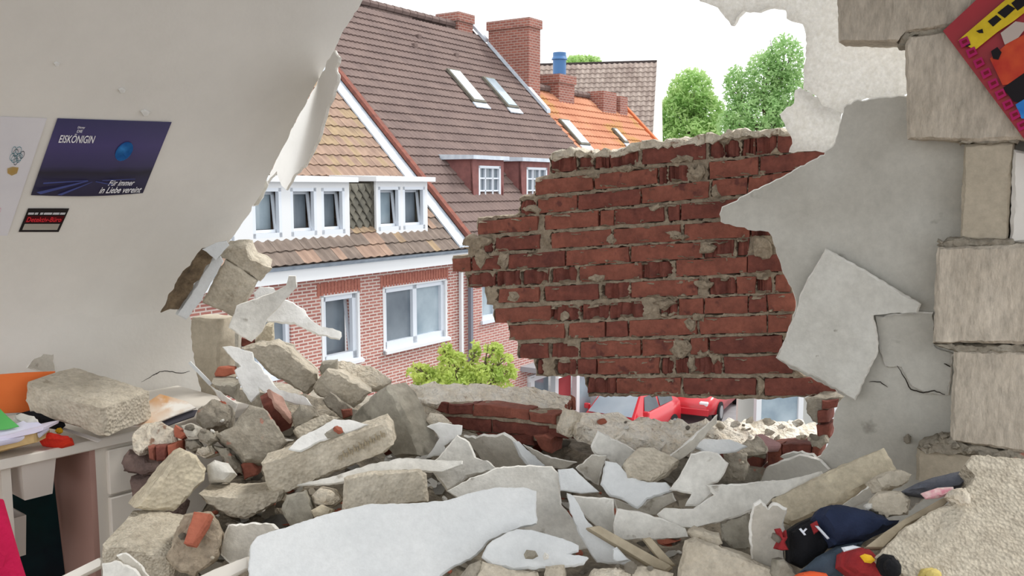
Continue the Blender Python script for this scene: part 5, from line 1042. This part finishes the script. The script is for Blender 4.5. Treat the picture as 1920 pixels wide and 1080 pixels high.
for pts in ([(1498, 992), (1502, 990), (1512, 1003), (1508, 1004)], [(1511, 990), (1514, 992), (1506, 1000), (1503, 998)]):
    frag('white_print', None, None, FRAMEW, pts, 2.07, nrm=(-10, 20), th=.004, amp=0, parent=bag)
R('strap', 'white strap lying across the black bag', FRAMEW, [(1528, 986), (1534, 986), (1556, 1010), (1552, 1012)], y=2.06, nrm=(0, 20), th=.006, amp=.001, cat='strap')
R('cloth', 'red hem between the black bag and navy jacket', REDC, [(1520, 984), (1532, 978), (1540, 996), (1528, 1004)], y=2.07, nrm=(0, 20), th=.01, wr=.003, cat='cloth')
R('tassel', 'dark red tassel hanging left of the black bag', REDC, [(1453, 1030), (1462, 1012), (1456, 994), (1466, 992), (1470, 1002), (1476, 996), (1479, 1006), (1474, 1016), (1482, 1032), (1468, 1034)], y=2.1, nrm=(0, 10), th=.02, dome=.012, cat='tassel')
R('cloth', 'grey-blue trousers lying below the navy jacket', DENIM, [(1496, 1076), (1530, 1044), (1570, 1022), (1622, 1012), (1608, 1034), (1590, 1070), (1540, 1090)], y=2.04, nrm=(0, 38), th=.05, dome=.03, wr=.012, cat='trousers')
R(ML, 'grey pointed stone at the bottom edge left of the trousers', BLOCKG, [(1455, 1078), (1458, 1050), (1470, 1049), (1498, 1078), (1490, 1096), (1458, 1096)], y=2.06, nrm=(0, 15), th=.05, amp=.008, jg=.6)
pl = R('soft_toy', 'red soft toy with a yellow patch on the trousers', REDC, [(1578, 1062), (1582, 1036), (1602, 1024), (1626, 1028), (1646, 1050), (1672, 1082), (1660, 1096), (1600, 1078)], y=1.96, nrm=(0, 30), th=.05, dome=.04, wr=.004, cat='soft toy')
frag('yellow_patch', None, None, YELL, [(1613, 1042), (1622, 1038), (1634, 1041), (1642, 1050), (1634, 1056), (1622, 1054)], 1.905, nrm=(0, 30), th=.006, dome=.004, amp=.001, parent=pl)
frag('white_trim', None, None, FRAMEW, [(1579, 1026), (1600, 1022), (1616, 1026), (1602, 1030), (1584, 1034)], 1.935, nrm=(0, 30), th=.012, amp=.002, parent=pl)
R('soft_toy', 'tan fluffy toy at the bottom edge by the ribbed slab', TANP, [(1640, 1048), (1664, 1036), (1700, 1050), (1730, 1062), (1752, 1064), (1762, 1080), (1750, 1100), (1660, 1100), (1650, 1080)], y=1.94, nrm=(0, 30), th=.05, dome=.03, wr=.01, cat='soft toy')
R('toy_ball', 'dull black ball between the red and tan toys', BLACKC, [(1650, 1064), (1653, 1050), (1664, 1041), (1678, 1043), (1687, 1056), (1687, 1074), (1678, 1084), (1660, 1082)], y=1.88, nrm=(0, 15), th=.03, dome=.03, amp=0, cat='ball')
R('toy_figure', 'orange plastic toy with white edge at the bottom edge', ORNG, [(1488, 1082), (1500, 1074), (1520, 1070), (1546, 1073), (1554, 1084), (1548, 1100), (1490, 1100)], y=1.96, nrm=(0, 30), th=.04, dome=.025, amp=.001, cat='toy')
R('soft_toy', 'pale yellow toy head peeping up at the bottom edge', mat('pale_yellow_plush', (214, 196, 120), (196, 176, 100), sc=20, bs=150, bst=.4), [(1728, 1078), (1736, 1066), (1750, 1064), (1762, 1072), (1764, 1096), (1730, 1096)], y=1.86, nrm=(0, 25), th=.03, dome=.025, amp=.001, cat='soft toy')
# lower left details
ch = R(ML, 'chunk of masonry with broken brick ends before the drawers', MORTL, [(246, 842), (252, 812), (276, 796), (304, 792), (326, 806), (334, 826), (316, 836), (278, 838), (256, 852)], y=2.86, nrm=(0, 40), th=.08, amp=.014, fq=18, jg=1)
for pts, m in (([(276, 838), (290, 837), (290, 863), (279, 862)], BRICK), ([(291, 837), (311, 835), (312, 863), (292, 864)], BRICK2), ([(312, 835), (331, 832), (333, 858), (314, 864)], BRICKO)):
    frag('brick', None, None, m, pts, 2.8, nrm=(0, 5), th=.08, jg=.4, parent=ch)
R(ML, 'purple-grey dusty mass hanging over the drawers', PURP, [(232, 858), (246, 842), (280, 856), (336, 862), (326, 880), (268, 892), (236, 884)], y=2.84, nrm=(0, 15), th=.1, dome=.03, amp=.014, fq=14, jg=.8)
R(ML, 'brownish lump in shadow below the purple mass', PURP, [(246, 892), (290, 884), (334, 880), (300, 920), (270, 952), (250, 956)], y=2.86, nrm=(0, 10), th=.08, dome=.03, amp=.01, fq=14)
R(BRP, 'bright orange brick splinter on the left rubble', BRICKO, [(325, 802), (328, 796), (346, 810), (356, 815), (338, 824), (326, 818)], y=2.86, nrm=(0, 25), th=.04, jg=.5)
for pts, m, l in (([(340, 800), (360, 792), (376, 800), (374, 822), (352, 826)], SHEETD, 'grey stone right of the orange brick splinter'), ([(345, 826), (372, 824), (380, 838), (360, 850), (346, 842)], MORTG, 'crumbly grey stone above the yellow leaning block'),
                 ([(376, 806), (402, 806), (410, 824), (390, 834), (374, 826)], MORTG, 'brownish stone left of the pitted grey slab'), ([(370, 838), (398, 832), (404, 850), (384, 858), (368, 852)], MORTL, 'ridged pale clod above the round grey stone'),
                 ([(400, 836), (430, 840), (452, 866), (452, 885), (436, 880), (416, 856)], MORTG, 'slanting grey mortar shard under the pitted slab'), ([(300, 940), (330, 920), (345, 940), (340, 965), (305, 966)], PURP, 'dark lump behind the leaning yellow block foot')):
    R(ML, l, m, pts, y=2.84 if pts[0][0] > 320 else 2.75, nrm=(0, 25), th=.05, dome=.015, amp=.01, jg=.7)
R(BS, 'white drawer board edge at the lower left bottom', WHITE, [(74, 1100), (188, 1044), (194, 1050), (192, 1060), (112, 1100)], y=2.3, nrm=(0, 40), th=.02, amp=.001)
R(BS, 'white board edge running left of the big white sheet', WHITE, [(352, 1090), (400, 1066), (466, 1042), (466, 1064), (420, 1090)], y=2.22, nrm=(0, 40), th=.02, amp=.001)
R(PS, 'pale pointed sheet at the bottom left edge', SHEET, [(190, 1056), (216, 1050), (250, 1066), (282, 1100), (196, 1100)], y=2.18, nrm=(0, 30), th=.014, jg=.6)
R(PS, 'pale ridged sheet leaning on the wormy block', SHEETD, [(218, 1042), (234, 1037), (262, 1058), (292, 1100), (270, 1100), (236, 1064)], y=2.2, nrm=(10, 25), th=.02, jg=.6)
# loose crumbs lying between the pieces
cr_m = []
for k in range(6):
    bm = bmesh.new(); bmesh.ops.create_icosphere(bm, subdivisions=2, radius=1)
    for v in bm.verts: v.co *= 1 + .35 * noise.noise(v.co * 1.7 + Vector((k * 9, 0, 0))); v.co.z *= .65
    me = bpy.data.meshes.new('crumb'); bm.to_mesh(me); bm.free(); me.materials.append((MORTL, BLOCK, MORTG, BRICKO, SHEET, BLOCK)[k]); cr_m.append(me)
bpy.context.view_layer.update()
dg = bpy.context.evaluated_depsgraph_get()
nc = 0
for t in range(400):
    if nc >= 110: break
    px = random.uniform(330, 1640); py = random.uniform(790, 1078)
    d = ray(px, py).normalized()
    ok, loc, nn, fi, ob, mw = scn.ray_cast(dg, CAM, d)
    if not ok or nn.z < .35 or loc.z < .3 or loc.y > 3.4: continue
    if ob.name.startswith(('wall', 'ceiling', 'plaster_sheet', 'foam', 'mortar_crumb', 'jacket', 'bag', 'cloth', 'soft_toy', 'brick', 'board')): continue
    if ob.name.startswith('concrete_block') and random.random() < .9: continue
    s = random.choice((.006, .008, .011, .016))
    kx = random.randrange(6)
    o = link('rubble_crumb', cr_m[kx], None, loc + Vector((0, 0, s * .3))); o.scale = (s, s, s); o.rotation_euler = (random.random() * .6, random.random() * .6, random.random() * 6)
    tag(o, 'tiny loose rubble crumb lying between the larger debris pieces', 'crumb', 'loose crumbs on the heap'); nc += 1
ch_m = []
for k in range(6):
    bm = bmesh.new(); n_ = 6 + k % 3; a_ = [bm.verts.new((math.cos(i * 6.283 / n_) * random.uniform(.6, 1.2), math.sin(i * 6.283 / n_) * random.uniform(.5, 1.0), 0)) for i in range(n_)]
    f_ = bm.faces.new(a_); bmesh.ops.solidify(bm, geom=[f_], thickness=.22); bmesh.ops.recalc_face_normals(bm, faces=bm.faces)
    me = bpy.data.meshes.new('chip'); bm.to_mesh(me); bm.free(); me.materials.append((SHEET, BLOCK, MORTG, SHEETD, SHEET, BRICKO)[k]); ch_m.append(me)
nc = 0
for t in range(900):
    if nc >= 70: break
    px = random.uniform(360, 1600); py = random.uniform(770, 1075)
    ok, loc, nn, fi, ob, mw = scn.ray_cast(dg, CAM, ray(px, py).normalized())
    if not ok or nn.z < .2 or loc.z < .3 or loc.y > 3.4 or not ob.name.startswith('rubble_bed'): continue
    s = random.uniform(.018, .042)
    o = link('plaster_chip', random.choice(ch_m), None, loc + nn * s * .2); o.scale = (s, s, s); o.rotation_euler = ((nn + Vector((random.uniform(-.3, .3), random.uniform(-.3, .3), 0))).to_track_quat('Z', 'Y') @ Matrix.Rotation(random.random() * 6, 3, 'Z').to_quaternion()).to_euler()
    tag(o, 'small flat broken chip lying loose among the larger debris', 'chip', 'loose chips on the heap'); nc += 1
# ------------------------------------------------------------------ paper on the sloping ceiling and the poster on the pier
def quad_map(c, p0, n, off):
    c = [Vector(x) for x in c]   # tl,tr,br,bl px
    P = [onp(x.x, x.y, p0 + n * off, n) for x in c]
    def f(s, t, lift=0): return P[0].lerp(P[1], s).lerp(P[3].lerp(P[2], s), t) + n * lift
    return f
def flat(name, f, m, parent=None, nx=12, ny=8, wave=0, thick=.0008, s0=0, s1=1, t0=0, t1=1, lift=0):
    bm = bmesh.new(); uv = bm.loops.layers.uv.new('UVMap'); g = []; st = {}
    for j in range(ny + 1):
        r = []
        for i in range(nx + 1):
            s = s0 + (s1 - s0) * i / nx; t = t0 + (t1 - t0) * j / ny
            v = bm.verts.new(f(s, t, lift + wave * math.sin(s * 3.14) * t * t)); st[v] = (s, 1 - t); r.append(v)
        g.append(r)
    for j in range(ny):
        for i in range(nx): bm.faces.new((g[j][i], g[j + 1][i], g[j + 1][i + 1], g[j][i + 1]))
    for fa in bm.faces:
        for l in fa.loops: l[uv].uv = st[l.vert]
    n0 = f(.5, .5, 1) - f(.5, .5, 0)
    lp_ = [v for v in bm.verts]; ex = bmesh.ops.extrude_face_region(bm, geom=bm.faces[:])
    for v in ex['geom']:
        if isinstance(v, bmesh.types.BMVert): v.co -= n0 * thick
    return finish(bm, name, m, parent)
def text(s, f, x0, y0, x1, y1, m, parent, name='lettering', lift=.0025, shear=0):
    cu = bpy.data.curves.new('t', 'FONT'); cu.body = s; cu.shear = shear; cu.resolution_u = 3; cu.offset = .012
    to = bpy.data.objects.new('t', cu); COL.objects.link(to)
    bpy.context.view_layer.update(); me = bpy.data.meshes.new_from_object(to.evaluated_get(bpy.context.evaluated_depsgraph_get()))
    bpy.data.objects.remove(to)
    bm = bmesh.new(); bm.from_mesh(me)
    xs = [v.co.x for v in bm.verts]; ys = [v.co.y for v in bm.verts]; a, b_, c, d = min(xs), max(xs), min(ys), max(ys)
    for v in bm.verts: v.co = f(x0 + (x1 - x0) * (v.co.x - a) / (b_ - a), y1 - (y1 - y0) * (v.co.y - c) / (d - c), lift)
    return finish(bm, name, m, parent)
def ramp_mat(name, stops, axis='v', rough=.4, noise_=0.0, streak=None):
    m = bpy.data.materials.new(name); m.use_nodes = True; nt = m.node_tree; N = nt.nodes; L = nt.links; b = N['Principled BSDF']; b.inputs['Roughness'].default_value = rough
    tc = N.new('ShaderNodeUVMap'); sx = N.new('ShaderNodeSeparateXYZ'); L.new(tc.outputs[0], sx.inputs[0])
    nz = N.new('ShaderNodeTexNoise'); nz.inputs['Scale'].default_value = 4; L.new(tc.outputs[0], nz.inputs['Vector'])
    ma = N.new('ShaderNodeMath'); ma.operation = 'MULTIPLY_ADD'; ma.inputs[1].default_value = noise_; L.new(nz.outputs[0], ma.inputs[0]); L.new(sx.outputs[1 if axis == 'v' else 0], ma.inputs[2])
    cr = N.new('ShaderNodeValToRGB'); els = cr.color_ramp.elements
    els[0].position, els[0].color = stops[0][0], lin(stops[0][1]); els[1].position, els[1].color = stops[-1][0], lin(stops[-1][1])
    for p, c in stops[1:-1]: e = els.new(p); e.color = lin(c)
    L.new(ma.outputs[0], cr.inputs[0]); L.new(cr.outputs[0], b.inputs['Base Color']); return m
INK = mat('white_ink', (240, 240, 244), sc=3, bst=0); 
f = quad_map([(108, 222), (322, 229), (268, 362), (58, 366)], KT, SN, .004)
po = flat('poster', f, ramp_mat('purple_night_print', [(0.0, (34, 30, 58)), (.22, (46, 44, 76)), (.34, (36, 34, 52)), (.42, (58, 54, 92)), (.7, (72, 64, 114)), (1, (60, 58, 100))], noise_=.06), wave=.012)
tag(po, 'dark purple poster with white lettering on the sloping ceiling', 'poster')
text('EISKÖNIGIN', f, .07, .18, .36, .30, INK, po)
text('DIE', f, .19, .13, .235, .165, INK, po)
text('Disney', f, .185, .085, .245, .12, INK, po)
text('Für immer', f, .62, .78, .86, .86, INK, po, shear=.3, lift=.011)
text('in Liebe vereint', f, .56, .87, .95, .96, INK, po, shear=.3, lift=.013)
BLUEP = mat('print_blue', (58, 140, 214), (40, 110, 190), sc=30, bst=0); STRK = mat('print_pale_blue', (104, 116, 186), sc=20, bst=0)
def patch(f, pts, m, par, nm, lift=.003):
    bm = bmesh.new(); bm.faces.new([bm.verts.new(f(s, t, lift)) for s, t in pts]); bmesh.ops.solidify(bm, geom=bm.faces[:], thickness=.0003); return finish(bm, nm, m, par)
patch(f, [(.66 + .075 * math.cos(a * .4), .40 + .13 * math.sin(a * .4)) for a in range(16)], BLUEP, po, 'printed_blue_blob', .004)
for q in ([(.02, .93), (.42, .78), (.43, .79), (.06, .96)], [(.05, .80), (.42, .775), (.42, .785), (.05, .82)], [(.20, .97), (.46, .80), (.47, .80), (.24, .98)], [(.55, .775), (.85, .76), (.85, .77), (.55, .785)], [(.50, .79), (.66, .84), (.66, .85), (.49, .80)]): patch(f, q, STRK, po, 'printed_streak', .012)
f2 = quad_map([(-60, 216), (88, 222), (14, 442), (-60, 440)], KT, SN, .003)
dr = flat('drawing', f2, mat('thin_white_paper', (222, 220, 224), (212, 210, 216), sc=6, bst=.05)); tag(dr, 'pale paper with a pencil drawing beside the poster', 'drawing')
def scrib(f, pts, wd, m, par, nm='pencil_line'):
    bm = bmesh.new(); pv = None
    for i, (s, t) in enumerate(pts):
        a = Vector(pts[max(i - 1, 0)]); c = Vector(pts[min(i + 1, len(pts) - 1)]); d = (c - a); d = d.normalized() if d.length else Vector((1, 0)); nn = Vector((-d.y, d.x)) * wd
        v = (bm.verts.new(f(s + nn.x, t + nn.y, .002)), bm.verts.new(f(s - nn.x, t - nn.y, .002)))
        if pv: bm.faces.new((pv[0], pv[1], v[1], v[0]))
        pv = v
    return finish(bm, nm, m, par)
PB = mat('pencil_teal', (96, 140, 152), sc=20, bst=0); PK = mat('pencil_black', (60, 66, 74), sc=20, bst=0); PY = mat('pencil_yellow', (226, 190, 110), (214, 200, 160), sc=30, bst=0); PP = mat('pencil_pink', (220, 150, 176), sc=20, bst=0)
for k in range(9):
    cx, cy = .66 + .035 * (k % 5), .26 + .035 * (k // 3) + .02 * (k % 2)
    scrib(f2, [(cx + (.03 + .006 * k % .02) * math.cos(a * .7 + k), cy + .03 * math.sin(a * .7 + k)) for a in range(10)], .003, (PB, PK, PB)[k % 3], dr)
patch(f2, [(.62, .41), (.70, .395), (.80, .40), (.80, .45), (.72, .47), (.64, .45)], PY, dr, 'yellow_patch', .002)
for k in range(4): scrib(f2, [(.5 + .05 * k + .02 * math.cos(a), .72 + .05 * (k % 2) + .02 * math.sin(a)) for a in range(7)], .003, PP, dr)
f3 = quad_map([(53, 391), (130, 391), (110, 435), (35, 435)], KT, SN, .003)
cdm = flat('door_sign', f3, mat('black_card', (34, 28, 28), sc=5, bst=0)); tag(cdm, 'small black and red sign card below the poster', 'sign')
patch(f3, [(.04, .30), (.96, .30), (.96, .58), (.04, .58)], mat('sign_red', (104, 22, 28), sc=5, bst=0), cdm, 'red_band', .0015)
patch(f3, [(.06, .64), (.93, .64), (.93, .90), (.06, .90)], mat('sign_cream', (216, 210, 198), sc=5, bst=0), cdm, 'cream_panel', .0015)
text('Detektiv-Büro', f3, .07, .35, .92, .55, mat('sign_bright_red', (222, 48, 58), sc=5, bst=0), cdm)
for a, b_ in ((.04, .18), (.20, .28), (.33, .40), (.42, .62), (.64, .80), (.82, .95)): patch(f3, [(a, .16), (b_, .16), (b_, .25), (a, .25)], INK, cdm, 'small_print', .0015)
# red poster on the pier, hanging askew
gp = gab(0); g0, gn_ = gp[0] - GN * .012, -GN
f4 = quad_map([(1768, 58), (1905, -70), (2120, 190), (1972, 330)], g0, gn_, .008)
rp_ = flat('comic_poster', f4, mat('red_print', (168, 40, 50), (150, 32, 44), sc=8, bst=0, rough=.4), wave=.01, nx=14, ny=14); tag(rp_, 'red and yellow comic poster hanging askew on the block pier', 'poster')
def pf(px, py): return (px, py)
def ppatch(pts, m, nm, off=.018):
    return frag(nm, None, None, m, pts, 0, plane=(g0 + gn_ * (off + .004), gn_), th=.0006, amp=0, bev=.0001, parent=rp_, res=40)
ppatch([(1796, 76), (1880, 4), (1960, -60), (1990, -30), (1900, 40), (1870, 60), (1828, 94)], mat('print_yellow', (224, 196, 50), (206, 176, 40), sc=40, bst=0), 'yellow_band')
BK = mat('print_black', (30, 26, 30), sc=20, bst=0)
for q in ([(1852, 40), (1868, 28), (1878, 36), (1862, 50)], [(1870, 24), (1890, 8), (1904, 16), (1884, 34)], [(1896, 6), (1916, -10), (1930, 4), (1908, 20)], [(1806, 82), (1816, 76), (1820, 84), (1812, 88)], [(1830, 58), (1842, 54), (1844, 62), (1836, 62)]): ppatch(q, BK, 'black_stroke', .02)
ppatch([(1856, 110), (1890, 80), (1930, 60), (1960, 110), (1940, 150), (1880, 160)], mat('print_orange_red', (206, 84, 52), (180, 50, 44), sc=25, bst=0), 'orange_area', .017)
ppatch([(1880, 165), (1930, 130), (1970, 190), (1940, 200), (1900, 190)], BK, 'dark_area', .018)
ppatch([(1904, 196), (1930, 180), (1950, 200), (1940, 225), (1915, 222)], BLUEP, 'blue_area', .02)
ppatch([(1876, 62), (1904, 40), (1930, 44), (1910, 70), (1884, 84)], mat('print_grey', (190, 176, 168), sc=20, bst=0), 'grey_area', .02)
ppatch([(1858, 96), (1870, 88), (1878, 98), (1872, 112), (1862, 110)], BK, 'dark_spot', .021)
MAG = mat('print_magenta', (172, 34, 96), sc=20, bst=0)
tx = 'GEMEINSAM'
for i in range(10):   # illegible row of magenta letters along the lower edge: one block per letter
    t = i / 9; x = 1800 + t * 122; y = 84 + t * 176 ; s = 15
    ppatch([(x - s * .2, y - s * .6), (x + s * .9, y - s * 1.1), (x + s * 1.3, y - s * .2), (x + s * .2, y + s * .4)], MAG, 'printed_letter', .02)
    ppatch([(x + s * .2, y - s * .45), (x + s * .8, y - s * .75), (x + s * .95, y - s * .4), (x + s * .35, y - s * .1)], mat('print_dark_red', (120, 26, 40), sc=9, bst=0), 'letter_counter', .021)
